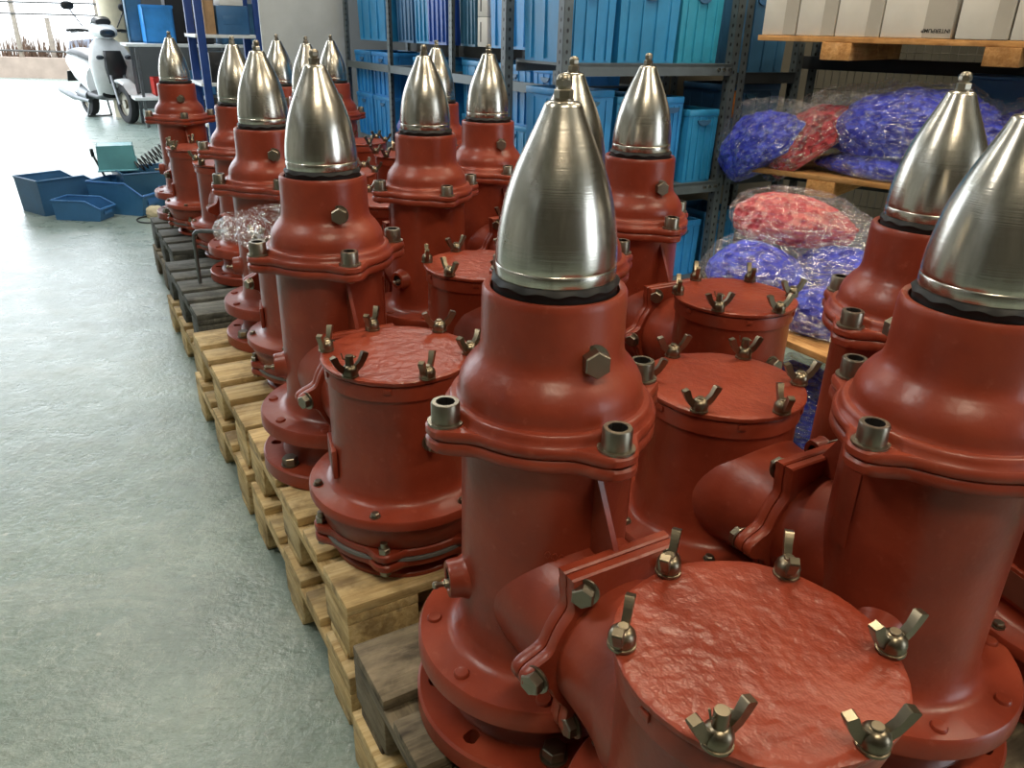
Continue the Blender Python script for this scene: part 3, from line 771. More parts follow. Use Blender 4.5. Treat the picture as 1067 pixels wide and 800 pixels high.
# bags on the lower deck
def qp(s, d, z): return q3(s, d, z)
G = 'plastic bags of caps'
bag('clear bag of blue caps drooping over the deck edge beside the slotted post', qp(.055, .07, .70), QA+math.radians(165), (.25, .14, .215), 'bluecaps', 1, (.90, .95, .84), (.03, 0, -.0), -1, (0, math.radians(32)), G)
bag('clear bag of red caps squeezed between the blue bags on the deck', qp(.29, .16, .79), QA+math.radians(14), (.30, .15, .17), 'redcaps', 2, (.78, .92, .86), (-.06, 0, 0), 1, (0, math.radians(-40)), G)
bag('large clear bag of blue caps lying on top of another on the deck', qp(.67, .17, .80), QA+math.radians(-3), (.40, .20, .20), 'bluecaps', 3, (.96, .96, .96), (0, 0, 0), -1, (0, math.radians(-4)), G)
bag('thin bag of blue caps lying under the large blue bag on the deck', qp(.60, .17, .69), QA, (.33, .17, .078), 'bluecaps', 4, (.96, .96, .96), (0, 0, 0), -1, (0, 0), G)
bag('clear bag of blue caps at the right edge of the deck behind the cones', qp(1.16, .26, .69), QA+.2, (.30, .2, .25), 'bluecaps', 5, (.95, .95, .92), (0, 0, 0), 1, (0, 0), G)
bag('folded empty clear bag lying behind the large blue bag under the cartons', qp(.52, .5, .69), QA, (.2, .14, .27), None, 12, tail=1, group=G)
bl = tag(None or thing('storage_bin', 'blue bin behind the bags at the right end of the deck', 'bin', qp(1.0, .52, .69), QA), None)
bm = new()
box(bm, (0, 0, .01), (.5, .24, .02)); box(bm, (0, -.12, .22), (.5, .008, .44)); box(bm, (0, .12, .22), (.5, .008, .44)); box(bm, (-.25, 0, .22), (.008, .24, .44)); box(bm, (.25, 0, .22), (.008, .24, .44))
obj('bin_body', bm, 'bluebin', bl)
bm = new()
for sx, sy, lx, ly in ((0, -.125, .52, .02), (0, .125, .52, .02), (-.255, 0, .02, .26), (.255, 0, .02, .26)): box(bm, (sx, sy, .445), (lx, ly, .018), bev=.003)
obj('rim', bm, 'bluebin', bl)

# low plank bench at the right with bags on and below it
LB = uw(11.0*S, 1.9, 0)
lz = .42
lo = thing('low_bench', 'low pine bench behind the chambers carrying pink and blue bags', 'bench', uw(2.15, 1.88, 0), TH)
for j in range(5): board('deck_board', 1.25, .11, .022, 'plank', lo, (.625, .055+j*.118, lz-.011))
for x in (.12, 1.13): board('bearer', .58, .08, .07, 'plank', lo, (x, .29, lz-.057), PI/2)
for x in (.12, 1.13):
    for y in (.06, .52):
        bm = new(); box(bm, (0, 0, (lz-.092)/2), (.07, .07, lz-.092), bev=.003); obj('leg', bm, 'plank', lo, (x, y, 0))

# ------------------------------------------------------------------ wire mesh cage behind the decks
wp = thing('wire_cage', 'galvanised wire mesh panel behind the decks of bags', 'fence', q3(-.1, .86, 0), QA)
bm = new()
for k in range(56): tube(bm, [(k*.04, 0, .0), (k*.04, 0, 1.5)], .0022, 4)
obj('upright_wires', bm, 'wire', wp)
bm = new()
for k in range(16): tube(bm, [(0, .004, .02+k*.1), (2.2, .004, .02+k*.1)], .0022, 4)
obj('cross_wires', bm, 'wire', wp)
bm = new()
for z in (.01, 1.5): box(bm, (1.1, 0, z), (2.24, .025, .025))
for x in (0, 2.2): box(bm, (x, 0, .75), (.025, .025, 1.5))
obj('frame', bm, 'wire', wp)

# ------------------------------------------------------------------ container racks
def container_bm(w, d, h, ribs=4):
    bm = new(); t = .004
    tp = .94
    def ring(z, k, inset): return [bm.verts.new((sx*(w/2*k-inset), sy*(d/2*k-inset), z)) for sx, sy in ((-1, -1), (1, -1), (1, 1), (-1, 1))]
    o0 = ring(0, tp, 0); o1 = ring(h-.03, .985, 0); i1 = ring(h-.03, .985, t); i0 = ring(t, tp, t)
    def sk(A, B):
        for k in range(4): bm.faces.new((A[k], A[(k+1) % 4], B[(k+1) % 4], B[k]))
    sk(o0, o1); bm.faces.new(o0); sk(i1, i0); bm.faces.new(i0)
    # rim
    for sx, sy, lx, ly in ((0, -1, w, .016), (0, 1, w, .016), (-1, 0, .016, d), (1, 0, .016, d)):
        box(bm, (sx*(w/2-.006), sy*(d/2-.006), h-.016), (lx, ly, .032), bev=.004)
    # ribs on the walls
    for k in range(ribs):
        x = (k+.5)/ribs*w*.92-w*.46
        for sy in (-1, 1): 
            vs = box(bm, (x, sy*(d/2*.965), h*.47), (.010, .016, h*.86))
    for k in range(3):
        y = (k+.5)/3*d*.9-d*.45
        for sx in (-1, 1): box(bm, (sx*(w/2*.965), y, h*.47), (.016, .010, h*.86))
    return bm
CM = {}
def container(label, loc, rz, w, d, h, mat, group, handle=True, kind='container'):
    o = thing('container', label, 'container', loc, rz, group)
    k = (round(w, 3), d, round(h, 3), mat)
    if k not in CM: CM[k] = obj('container_body', container_bm(w, d, h), mat, o).data
    else: inst('container_body', CM[k], o)
    if handle:
        bm = new(); n = 14
        poly = [(.042*math.cos(PI*j/(n-1)+PI), .026*math.sin(PI*j/(n-1)+PI)) for j in range(n)]
        vs = prism(bm, poly, -.004, .004); xf(bm, vs, Matrix.Rotation(PI/2, 4, 'X'))
        obj('handle', bm, 'navy', o, (0, -d/2-.004, h-.05))  # dark half-disc in place of the shaded hand hole
    return o
# right rack: front line A + t*W, depth along U
A = Vector((.28, 3.70, 0)); AR = math.radians(30.46)
def ra(t, d, z): return A+WV*t+UV*d+Vector((0, 0, z))
rk = thing('shelf_rack', 'grey slotted-angle shelf rack full of blue containers behind the cones', 'rack', ra(0, 0, 0), AR)
for x, fl in ((-.115, 1), (.88, 1), (.985, -1)):
    for y in (0, .5):
        o = obj('post', angle_bm(2.0), 'angle', rk, (x, y, 0))
        if fl < 0: o.scale = (-1, 1, 1)
for z in (1.150, .585, .075):
    sh = None
    bm = new(); box(bm, (.42, .25, z-.006), (.95, .5, .012)); box(bm, (.42, .003, z-.024), (.95, .006, .056)); box(bm, (.42, .497, z-.024), (.95, .006, .056))
    sh = obj('shelf', bm, 'beam', rk)
    bm = new()
    for x in (-.075, .80, .835, .875): lathe(bm, [(.008, -.006), (.008, .004), (0, .005)], 12, (x, 0, z-.024), 'Y')
    obj('shelf_bolt', bm, 'bolt', sh)
GR = 'blue containers on the grey racks'
def rc(label, t0, t1, z, h, mat='blue', d=.06, dep=.38): container(label, ra((t0+t1)/2, d+dep/2, z), AR, t1-t0, dep, h, mat, GR)
rc('blue ribbed container at the left of the top shelf beside the double post', -.055, .205, 1.15, .34)
rc('blue ribbed container in the middle of the top shelf of the front rack', .225, .575, 1.15, .34)
rc('blue-green ribbed container at the right end of the top shelf by the slotted post', .585, .845, 1.15, .34, 'aqua')
rc('blue container left of the scratched cone on the middle shelf', -.03, .225, .585, .45)
rc('blue container hidden mostly behind the scratched cone on the middle shelf', .245, .50, .585, .42)
rc('tall blue container right of the scratched cone on the middle shelf', .515, .655, .585, .415)
rc('low blue container beside the slotted post on the middle shelf', .665, .86, .585, .355, d=.02)
rc('blue container holding papers on the bottom shelf by the slotted post', .61, .865, .075, .30)
rc('blue container at the left of the bottom shelf behind the pump necks', .30, .59, .075, .30)
def sack(label, loc, size, mat, seed, cat='bag', name='dark_sack', rz=0):
    bm = new(); blob(bm, *size, 2.6, seed, .18, 9, 0, sub=5)
    return tag(obj(name, bm, mat, None, loc, (0, 0, rz), smooth=60), label, cat)
sack('black bag with a knotted top sticking out of the tall blue container', ra(.585, .22, .60), (.06, .12, .27), 'blackpl', 31)
bm = new(); box(bm, (0, 0, .12), (.16, .22, .24), bev=.003)
tag(obj('paper_pad', bm, 'card', None, ra(.77, .22, .095), (.0, .0, AR+.2)), 'cardboard sheet standing inside the blue container on the bottom shelf', 'cardboard')
# second bay to the right of the slotted post (dark, behind the bags)
rk2 = thing('shelf_rack', 'dark shelf bay behind the bags to the right of the slotted post', 'rack', ra(1.0, .16, 0), AR)
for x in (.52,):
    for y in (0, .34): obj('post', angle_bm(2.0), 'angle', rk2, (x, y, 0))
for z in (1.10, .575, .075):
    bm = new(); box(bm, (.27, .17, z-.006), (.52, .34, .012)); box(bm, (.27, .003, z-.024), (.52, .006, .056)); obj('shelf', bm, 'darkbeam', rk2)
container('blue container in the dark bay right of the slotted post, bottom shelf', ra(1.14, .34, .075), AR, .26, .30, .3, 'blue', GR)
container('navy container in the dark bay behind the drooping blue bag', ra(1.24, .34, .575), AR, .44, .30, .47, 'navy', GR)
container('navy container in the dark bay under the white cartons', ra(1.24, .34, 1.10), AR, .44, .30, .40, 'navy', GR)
bm = new(); box(bm, (0, 0, .07), (.10, .12, .14), bev=.006)
tag(obj('orange_box', bm, 'orange', None, ra(1.06, .06, .885), (0, 0, AR)), 'small orange box behind the drooping blue bag', 'box')
bpy.data.objects['orange_box'].location = ra(1.10, .25, .875)

# left rack: along the row, front plane w = 2.08, local x = -u
LK = 1.13
LZ = {1.19: 1.179, .53: .433, .08: .06}
def la(u, d, z): return uw(u*LK, 2.35+d, LZ.get(z, 1.2748+(z-1.2748)*LK))
rl = thing('shelf_rack', 'long grey rack of blue containers receding behind the pump row', 'rack', la(0, 0, 0), TH)
for u in (3.24, 4.34, 5.28, 6.13):
    for y in (0, .55): obj('post', angle_bm(2.1), 'angle', rl, (-u*LK, y, 0))
for z in (1.19, .53, .08):
    for u0, u1 in ((3.24, 4.34), (4.38, 6.13)):
        bm = new(); L = (u1-u0)*LK; c = -(u0+u1)/2*LK; z = LZ[z] if z in LZ else z
        box(bm, (c, .28, z-.006), (L, .55, .012)); box(bm, (c, .003, z-.022), (L, .006, .052)); box(bm, (c, .547, z-.022), (L, .006, .052))
        obj('shelf', bm, 'beam', rl)
def lc(label, u0, u1, z, h, mat='blue', d=.06, dep=.40): container(label, la((u0+u1)/2, d+dep/2, z), TH, (u1-u0)*LK, dep, h*LK, mat, GR)
lc('aqua ribbed container on the top shelf next to the double post', 3.27, 3.52, 1.19, .34, 'aqua')
lc('blue ribbed container on the top shelf right of the white boxes', 3.54, 3.96, 1.19, .34)
lc('narrow blue container on the top shelf left of the white boxes', 4.13, 4.32, 1.19, .34, 'navy')
lc('deep cobalt blue container standing tall at the middle post of the top shelf', 4.42, 4.68, 1.19, .40, 'cobalt', .02)
lc('blue container left of the cobalt one on the top shelf', 4.70, 4.95, 1.19, .34)
lc('dull blue container in the middle of the far top shelf', 4.98, 5.24, 1.19, .34, 'navy')
lc('blue container at the far left end of the top shelf by the pale board', 5.34, 5.98, 1.19, .34)
for nm, u0, u1 in (('nearest the double post', 3.26, 3.50), ('second from the double post', 3.53, 3.84), ('third from the double post', 3.87, 4.28)):
    lc('lower blue container of the stack '+nm+' on the middle shelf', u0, u1, .53, .30)
    lc('upper blue container of the stack '+nm+' on the middle shelf', u0, u1, .83, .29)
lc('blue container behind the half-hidden cone on the middle shelf', 4.55, 4.98, .53, .58)
for nm, u0, u1 in (('right of the far end', 5.36, 5.72), ('at the far end', 5.75, 6.08)):
    lc('lower blue container of the stack '+nm+' of the long rack', u0, u1, .53, .30)
    lc('upper blue container of the stack '+nm+' of the long rack', u0, u1, .83, .29)
sack('indigo plastic sack slumped in the gap of the middle shelf', la(5.13, .15, .53), (.13, .13, .20), 'indigo', 41, name='indigo_sack')
for k in range(2):
    bm = new(); box(bm, (0, 0, .085), (.125, .3, .166), bev=.003)
    o = thing('box', ('lower' if k == 0 else 'upper')+' white box between blue containers on the top shelf', 'box', la(4.05, .22, 1.19)+Vector((0, 0, .168*k)), TH, 'white boxes on the top shelf')
    obj('box_body', bm, 'whitebox', o)
    bm = new(); box(bm, (-.02, -.151, .085), (.012, .001, .11)); obj('print', bm, 'ink', o)

# ------------------------------------------------------------------ bags on the low bench
bag('clear bag of pink red caps on top of the bags behind the chambers', uw(1.95, 2.36, .585), TH+.35, (.27, .16, .125), 'pinkcaps', 6, (.82, .92, .88), (-.035, 0, 0), 1, (0, 0), G)
bag('clear bag of blue caps under the pink bag on the low bench', uw(1.93, 2.14, lz), TH+.2, (.20, .15, .14), 'bluecaps', 7, (.92, .92, .88), (0, 0, 0), 1, (0, 0), G)
bag('half empty clear bag of blue caps right of the pink bag', uw(1.76, 2.38, lz), TH+.5, (.18, .14, .20), 'bluecaps', 8, (.9, .9, .62), (0, 0, 0), -1, (0, 0), G)
bag('white clear bag of few blue caps lying before the pink bag near the bench edge', uw(1.66, 2.16, lz), TH+1.2, (.20, .11, .12), 'bluecaps', 9, (.6, .8, .5), (.04, 0, 0), -1, (0, 0), G)
bag('small bag of blue caps at the front edge of the low bench', uw(1.52, 2.03, lz), TH+.3, (.15, .10, .10), 'bluecaps', 11, (.95, .95, .92), (0, 0, 0), -1, (0, 0), G)
bag('bag of blue caps on the floor below the low bench', uw(1.58, 2.08, 0), TH+.4, (.25, .17, .19), 'bluecaps', 10, (.95, .95, .95), (0, 0, 0), 1, (0, 0), G)
# bag lying on the chamber lid
pb = spots[6]
cx = Vector(at(pb[0], pb[1]))+Vector((math.cos(TH-.035), math.sin(TH-.035), 0))*D*S
bg = thing('plastic_bag', 'clear plastic bag lying over the chamber lid of a left pump', 'bag', (cx.x, cx.y, PZ+zz(.0)), TH)
bm = new(); blob(bm, .215, .18, .05, 2.3, 51, .20, 9, 0, flat=.1, sub=6, tail=None); obj('film', bm, 'film', bg, (-.01, -.04, .035), smooth=70)

# ------------------------------------------------------------------ floor bins
def hopper_bin(label, loc, rz, w, d, h, mat, flip=False):
    """stacking bin: sides with a sloping cut at the open front (front = -y)"""
    o = thing('storage_bin', label, 'bin', loc, rz, 'stacking bins on the floor')
    bm = new(); t = .004
    prof = [(d*.47, 0), (d*.5, h), (-d*.22, h), (-d*.52, h*.62), (-d*.47, h*.10), (-d*.45, 0)]
    for sx in (-1, 1):
        def pt(y, z, off): return (sx*((w/2)*(.93+.07*z/h)-off), y, z)
        a = [bm.verts.new(pt(y, z, 0)) for y, z in prof]; b = [bm.verts.new(pt(y, z, t)) for y, z in prof]
        bm.faces.new(a); bm.faces.new(b[::-1])
        for i in range(6): bm.faces.new((a[i], a[(i+1) % 6], b[(i+1) % 6], b[i]))
    def wall(p, q, inn):
        (y0, z0), (y1, z1) = p, q
        f = lambda y, z, o_: [bm.verts.new((s*((w/2)*(.93+.07*z/h)), y+o_[0], z+o_[1])) for s in (-1, 1)]
        A0 = f(y0, z0, (0, 0)); B0 = f(y1, z1, (0, 0)); A1 = f(y0, z0, inn); B1 = f(y1, z1, inn)
        bm.faces.new((A0[0], A0[1], B0[1], B0[0])); bm.faces.new((A1[0], A1[1], B1[1], B1[0]))
        bm.faces.new((B0[0], B0[1], B1[1], B1[0])); bm.faces.new((A0[0], A0[1], A1[1], A1[0]))
    wall(prof[0], prof[1], (-t, 0)); wall((-d*.45, 0), (-d*.52, h*.62), (t, 0)); wall((-d*.45, .0), (d*.47, .0), (0, t))
    obj('bin_body', bm, mat, o, smooth=30)
    bm = new()
    for sx in (-1, 1):
        tube(bm, [(sx*w/2, d*.5, h), (sx*w/2, -d*.22, h), (sx*w/2*.975, -d*.52, h*.62)], .007, 8)
    tube(bm, [(-w/2, d*.5, h), (w/2, d*.5, h)], .007, 8); tube(bm, [(-w/2*.97, -d*.52, h*.62), (w/2*.97, -d*.52, h*.62)], .009, 8)
    obj('rim', bm, mat, o)
    bm = new(); box(bm, (0, -d*.505, h*.40), (w*.5, .006, h*.22), bev=.002); obj('label_slot', bm, mat, o)
    if flip:
        o.rotation_euler = (PI, 0, rz)
    return o
hopper_bin('large dark blue bin, leftmost of the bins on the floor', (-3.34, 5.74, 0), math.radians(146), .33, .46, .245, 'navy')
hopper_bin('small mid blue bin in front of the large dark blue floor bin', (-3.04, 5.46, 0), math.radians(86), .19, .34, .135, 'bluebin')
hopper_bin('large dark blue bin under the upturned teal bin', (-2.74, 5.98, 0), math.radians(128), .38, .52, .27, 'navy')
hopper_bin('mid blue bin in front of the large bin by the pallet end', (-2.85, 5.72, 0), math.radians(80), .27, .42, .225, 'bluebin')
hopper_bin('teal bin turned upside down on top of the blue bins', (-2.98, 5.93, .446), math.radians(25), .26, .22, .175, 'teal', True)
# coil, cardboard, rag, cable
bm = new(); n = 220
a0 = Vector((-2.82, 5.90, .29)); a1 = Vector((-2.62, 6.02, .43)); dr = (a1-a0).normalized(); sd = dr.cross(Vector((0, 0, 1))).normalized(); up_ = sd.cross(dr)
tube(bm, [a0+(a1-a0)*(k/n)+(sd*math.cos(k/n*2*PI*9)+up_*math.sin(k/n*2*PI*9))*.045 for k in range(n+1)], .006, 6)
tag(obj('hose_coil', bm, 'cable'), 'dark coiled air hose sticking out of the floor bins', 'hose')
bm = new(); box(bm, (0, 0, 0), (.16, .01, .20)); box(bm, (.0, .03, -.098), (.16, .07, .006))
tag(obj('cardboard_flap', bm, 'card', None, (-2.50, 5.98, .25), (.1, .5, .6)), 'torn brown cardboard piece poking out of the bins', 'cardboard')
bm = new(); blob(bm, .06, .05, .05, 2.2, 61, .3, 12, sub=4)
tag(obj('crumpled_rag', bm, 'cream', None, (-2.58, 5.55, 0), (0, 0, .4), smooth=60), 'crumpled cream rag on the floor beside the bins', 'rag')
bm = new(); tube(bm, [(-2.55+.14*math.cos(t*.28)*(1-.012*t), 5.46+.12*math.sin(t*.28), .006) for t in range(26)], .005, 6)
tag(obj('floor_cable', bm, 'cable'), 'thin dark cable looped on the floor by the pallet end', 'cable')
bm = new(); tube(bm, [(0, 0, 0), (-.05, .01, .16)], .008, 6); box(bm, (-.055, .01, .19), (.02, .02, .06), bev=.004)
tag(obj('hand_tool', bm, 'blackpl', None, (-3.10, 5.95, .19), (.0, -.1, 0)), 'black tool handle sticking up from the dark blue bin', 'tool')

# ------------------------------------------------------------------ far workshop shelves
def crate_mesh(w, d, h):
    bm = new(); box(bm, (0, 0, .01), (w, d, .02))
    for sx in (-1, 1): box(bm, (sx*(w/2-.01), 0, h/2), (.02, d, h))
    for sy in (-1, 1): box(bm, (0, sy*(d/2-.01), h/2), (w, .02, h))
    box(bm, (0, -d/2-.004, h-.02), (w+.02, .016, .03)); return bm
ws = thing('steel_shelving', 'white shelving with thin dark legs beside the parked scooter', 'shelf', uw(11.7, 1.2, 0), AR)
for x, hh in ((0.02, 1.0), (1.2, 1.9), (2.4, 1.9)):
    for y in (.02, .6):
        bm = new(); box(bm, (x, y, hh/2), (.035, .035, hh)); obj('post', bm, 'barsteel', ws)
for z, x0 in ((.36, -.1), (1.0, -.1), (1.62, 1.1)):
    bm = new(); box(bm, ((x0+2.5)/2, .3, z), (2.5-x0, .75, .035), bev=.004); obj('shelf', bm, 'whitepaint', ws)
GS = 'crates and boxes on the far shelving'
far_items = [
    (.62, .45, 1.02, .28, .3, .6, 'blackpl', 'tall black crate behind the middle shelf crates'), (.12, .62, 1.02, .2, .2, .7, 'navy', 'tall navy crate at the back corner of the white table'),
    (.35, .3, .38, .34, .4, .22, 'redpl', 'red crate on the low white shelf near the scooter'), (.75, .3, .38, .4, .4, .3, 'bluebin', 'blue crate on the low white shelf right of the red crate'),
    (1.3, .3, .38, .45, .4, .4, 'blackpl', 'black crate in the middle of the low white shelf'), (1.95, .3, .38, .5, .4, .35, 'navy', 'navy crate at the right of the low white shelf'),
    (.35, .3, 1.02, .36, .4, .45, 'blue', 'blue crate on the middle white shelf above the red crate'), (.85, .3, 1.02, .3, .4, .3, 'blackpl', 'black crate on the middle white shelf'),
    (1.35, .3, 1.02, .5, .4, .5, 'navy', 'tall navy crate on the middle white shelf'), (2.0, .3, 1.02, .4, .4, .35, 'bluebin', 'blue crate at the right of the middle white shelf'),
    (1.4, .3, 1.64, .45, .4, .4, 'aqua', 'aqua crate on the top white shelf'), (1.9, .3, 1.64, .5, .4, .4, 'navy', 'navy crate at the right of the top white shelf')]
for x, y, z, w, d, h, m, lab in far_items:
    o = uw(11.7, 1.2, z)+WV*x+UV*y
    tag(obj('crate', crate_mesh(w, d, h), m, None, o, (0, 0, AR)), lab, 'crate', GS)
tr = thing('blue_frame_rack', 'rack with tall blue posts and white shelves behind the far pumps', 'shelf', uw(8.6, 1.42, 0), AR)
for x in (.045, .10+.0, .58): pass
for x in (.07, .62):
    for y in (0, .55):
        bm = new(); box(bm, (x, y, 1.1), (.075, .05, 2.2), bev=.004); obj('post', bm, 'bluesteel', tr)
for z in (.34, .72, 1.16):
    bm = new(); box(bm, (.34, .28, z), (.66, .6, .03), bev=.003); obj('shelf', bm, 'whitepaint', tr)
for x, z, w, h, m, lab in ((.25, .355, .26, .24, 'blackpl', 'black box on the lowest shelf between the blue posts'), (.50, .355, .16, .2, 'blue', 'blue box on the lowest shelf by the right blue post'),
                           (.24, .735, .22, .28, 'blackpl', 'black box on the middle shelf between the blue posts'), (.46, .735, .18, .14, 'cobalt', 'cobalt box on the middle shelf beside the right blue post'),
                           (.40, 1.175, .30, .26, 'navy', 'navy box on the upper shelf between the blue posts'), (.18, 1.175, .1, .3, 'card', 'tall brown tube box on the upper shelf')):
    o = uw(8.6, 1.42, z)+WV*x+UV*.25
    bm = new(); box(bm, (0, 0, h/2), (w, .35, h), bev=.006); box(bm, (0, -.176, h*.5), (w*.6, .004, h*.3), bev=.001)
    tag(obj('storage_box', bm, m, None, o, (0, 0, AR)), lab, 'box', 'boxes in the blue post rack')
o = uw(8.6, 1.42, 1.435)+WV*.40+UV*.22
bm = new(); box(bm, (0, 0, .04), (.22, .3, .08), bev=.004)
tag(obj('storage_box', bm, 'whitebox', None, o, (0, 0, AR)), 'flat white box on top of the navy box in the blue post rack', 'box')

# ------------------------------------------------------------------ setting
def plane(name, verts, mat, kind='structure'):
    bm = new(); bm.faces.new([bm.verts.new(v) for v in verts]); return tag(obj(name, bm, mat, smooth=0), kind=kind)
plane('floor', [(-30, -6, 0), (12, -6, 0), (12, 19.5, 0), (-30, 19.5, 0)], 'floor')
plane('ground', [(-60, 19.5, -.05), (40, 19.5, -.05), (40, 80, -.05), (-60, 80, -.05)], 'asphalt')
def slab(name, c, s, mat, rz=0):
    bm = new(); box(bm, (0, 0, 0), s); return tag(obj(name, bm, mat, None, c, (0, 0, rz), smooth=0), kind='structure')
# wall behind the long rack, wall behind the front rack, end wall with the partition board
slab('wall_right', uw(9.1, 3.05, 2.1), (10.5, .12, 4.2), 'wallgrey', TH)
slab('wall_back', uw(14.4, 2.1, 2.1), (1.9, .12, 4.2), 'wallgrey', AR)
slab('wall_corner', uw(3.85, 5.5, 2.1), (5.0, .12, 4.2), 'walld', AR)
slab('wall_side', uw(-1.2, 8.0, 2.1), (10.1, .12, 4.2), 'walld', TH)
slab('wall_near', (0, -5.9, 2.1), (22, .12, 4.2), 'walld')
slab('sky_block_wall', (-7.2, .6, 2.1), (.12, 13, 4.2), 'wallw')  # unseen wall added to limit sky light; pale for the cone reflections
slab('ceiling', (1.5, 2.2, 4.3), (17, 16.4, .15), 'ceil')
pt = thing('partition_board', 'plain light grey board standing at the end of the long rack', 'board', uw(7.05, 2.05, 0), AR)
bm = new(); box(bm, (0, 0, 1.15), (.72, .03, 2.1), bev=.004); obj('board_panel', bm, 'panel', pt)
bm = new()
for x in (-.2, .2): box(bm, (x, 0, .05), (.05, .3, .1), bev=.004)
obj('foot', bm, 'barsteel', pt)
bm = new(); lathe(bm, [(.16, 0), (.16, 1.55), (.175, 1.56), (.175, 1.64), (.15, 1.66), (.15, 4.2)], 32)
tag(obj('pillar_1', bm, 'cream', None, uw(13.2, 1.12, 0)), kind='structure')  # round cream pillar of the building behind the scooter
# yard wall and fence
slab('wall_yard', (-9, 19.56, .2), (26, .24, .5), 'concrete')
fe = thing('yard_fence', 'pale railing of posts and thin wires on the low yard wall', 'fence', (-9, 19.56, .45))
for x in (-2.62, -.68, 1.3, -4.6, 3.3):
    bm = new(); box(bm, (0, 0, .85), (.09, .07, 1.7), bev=.006); obj('post', bm, 'fencepaint', fe, (x, 0, 0))
bm = new(); box(bm, (0, 0, .75), (.1, .06, 1.1), bev=.006); obj('short_post', bm, 'fencepaint', fe, (-2.0, .25, -.45))
for z in (.14, .92, 1.16):
    bm = new(); tube(bm, [(-9, -.05, z), (11, -.05, z)], .022, 6); obj('rail', bm, 'railwire', fe)
# weeds along the wall
bm = new()
for k in range(700):
    x = random.uniform(-12.4, -7.2); y = 19.9+random.uniform(0, .5); h = random.uniform(.45, .9)
    dx = random.uniform(-.12, .12)
    tube(bm, [(x, y, 0), (x+dx*.4, y, h*.6), (x+dx, y, h)], .012, 3, rs=[.018, .016, .006])
tag(obj('dry_grass', bm, 'drygrass', smooth=0), 'dry brown grass growing behind the low yard wall', 'grass', kind='stuff')

# parked car beyond the wall
def car():
    o = thing('car', 'silver car parked outside beyond the low yard wall', 'car', (-10.1, 23.5, -.05), math.radians(4))
    sec = [  # x, roof/hood height, half width low, half width top
        (-2.15, .62, .70, .62), (-2.05, .80, .80, .70), (-1.2, .90, .86, .78), (-.95, .95, .87, .76), (1.35, .98, .87, .76), (1.9, .95, .84, .72), (2.12, .75, .78, .66), (2.18, .5, .72, .64)]
    bm = new(); rings = []
    for x, h, wl, wt in sec:
        pts = [(-wl*.92, .22), (-wl, .45), (-wl*.99, h*.75), (-wt, h), (0, h+.03), (wt, h), (wl*.99, h*.75), (wl, .45), (wl*.92, .22)]
        rings.append([bm.verts.new((x, y, z)) for y, z in pts])
    for A_, B_ in zip(rings[:-1], rings[1:]):
        for k in range(8): bm.faces.new((A_[k], A_[k+1], B_[k+1], B_[k]))
        bm.faces.new((A_[0], B_[0], B_[8], A_[8]))
    bm.faces.new(rings[0]); bm.faces.new(rings[-1][::-1])
    obj('car_body', bm, 'silver', o, smooth=50)
    bm = new(); cab = []
    for x, h, w in ((-1.0, .93, .74), (-.35, 1.36, .60), (.2, 1.44, .58), (.95, 1.40, .58), (1.75, .97, .68)):
        cab.append([bm.verts.new(p) for p in ((x, -w-.06*(h < 1), .90), (x, -w, h), (x, w, h), (x, w+.06*(h < 1), .90))])
    for A_, B_ in zip(cab[:-1], cab[1:]):
        for k in range(3): bm.faces.new((A_[k], A_[k+1], B_[k+1], B_[k]))
    obj('cabin', bm, 'silver', o, smooth=50)
    for s in (-1, 1):
        bm = new(); poly = [(-.75, .96), (-.30, 1.30), (.25, 1.37), (.85, 1.34), (1.45, .98)]
        a = [bm.verts.new((x, s*(.745-.13*(z-.96)/.4), z)) for x, z in poly]; b = [bm.verts.new((x, s*(.72-.13*(z-.96)/.4), z)) for x, z in poly]
        bm.faces.new(a); bm.faces.new(b)
        for i in range(5): bm.faces.new((a[i], a[(i+1) % 5], b[(i+1) % 5], b[i]))
        obj('window', bm, 'glassdark', o, smooth=0)
        for x in (-1.35, 1.35):
            bm = new(); lathe(bm, [(.0, -.10), (.2, -.10), (.29, -.09), (.31, -.06), (.31, .06), (.29, .09), (.2, .10), (0, .10)], 28, (x, s*.78, .31), 'Y'); obj('wheel', bm, 'tyre', o)
    return o
car()

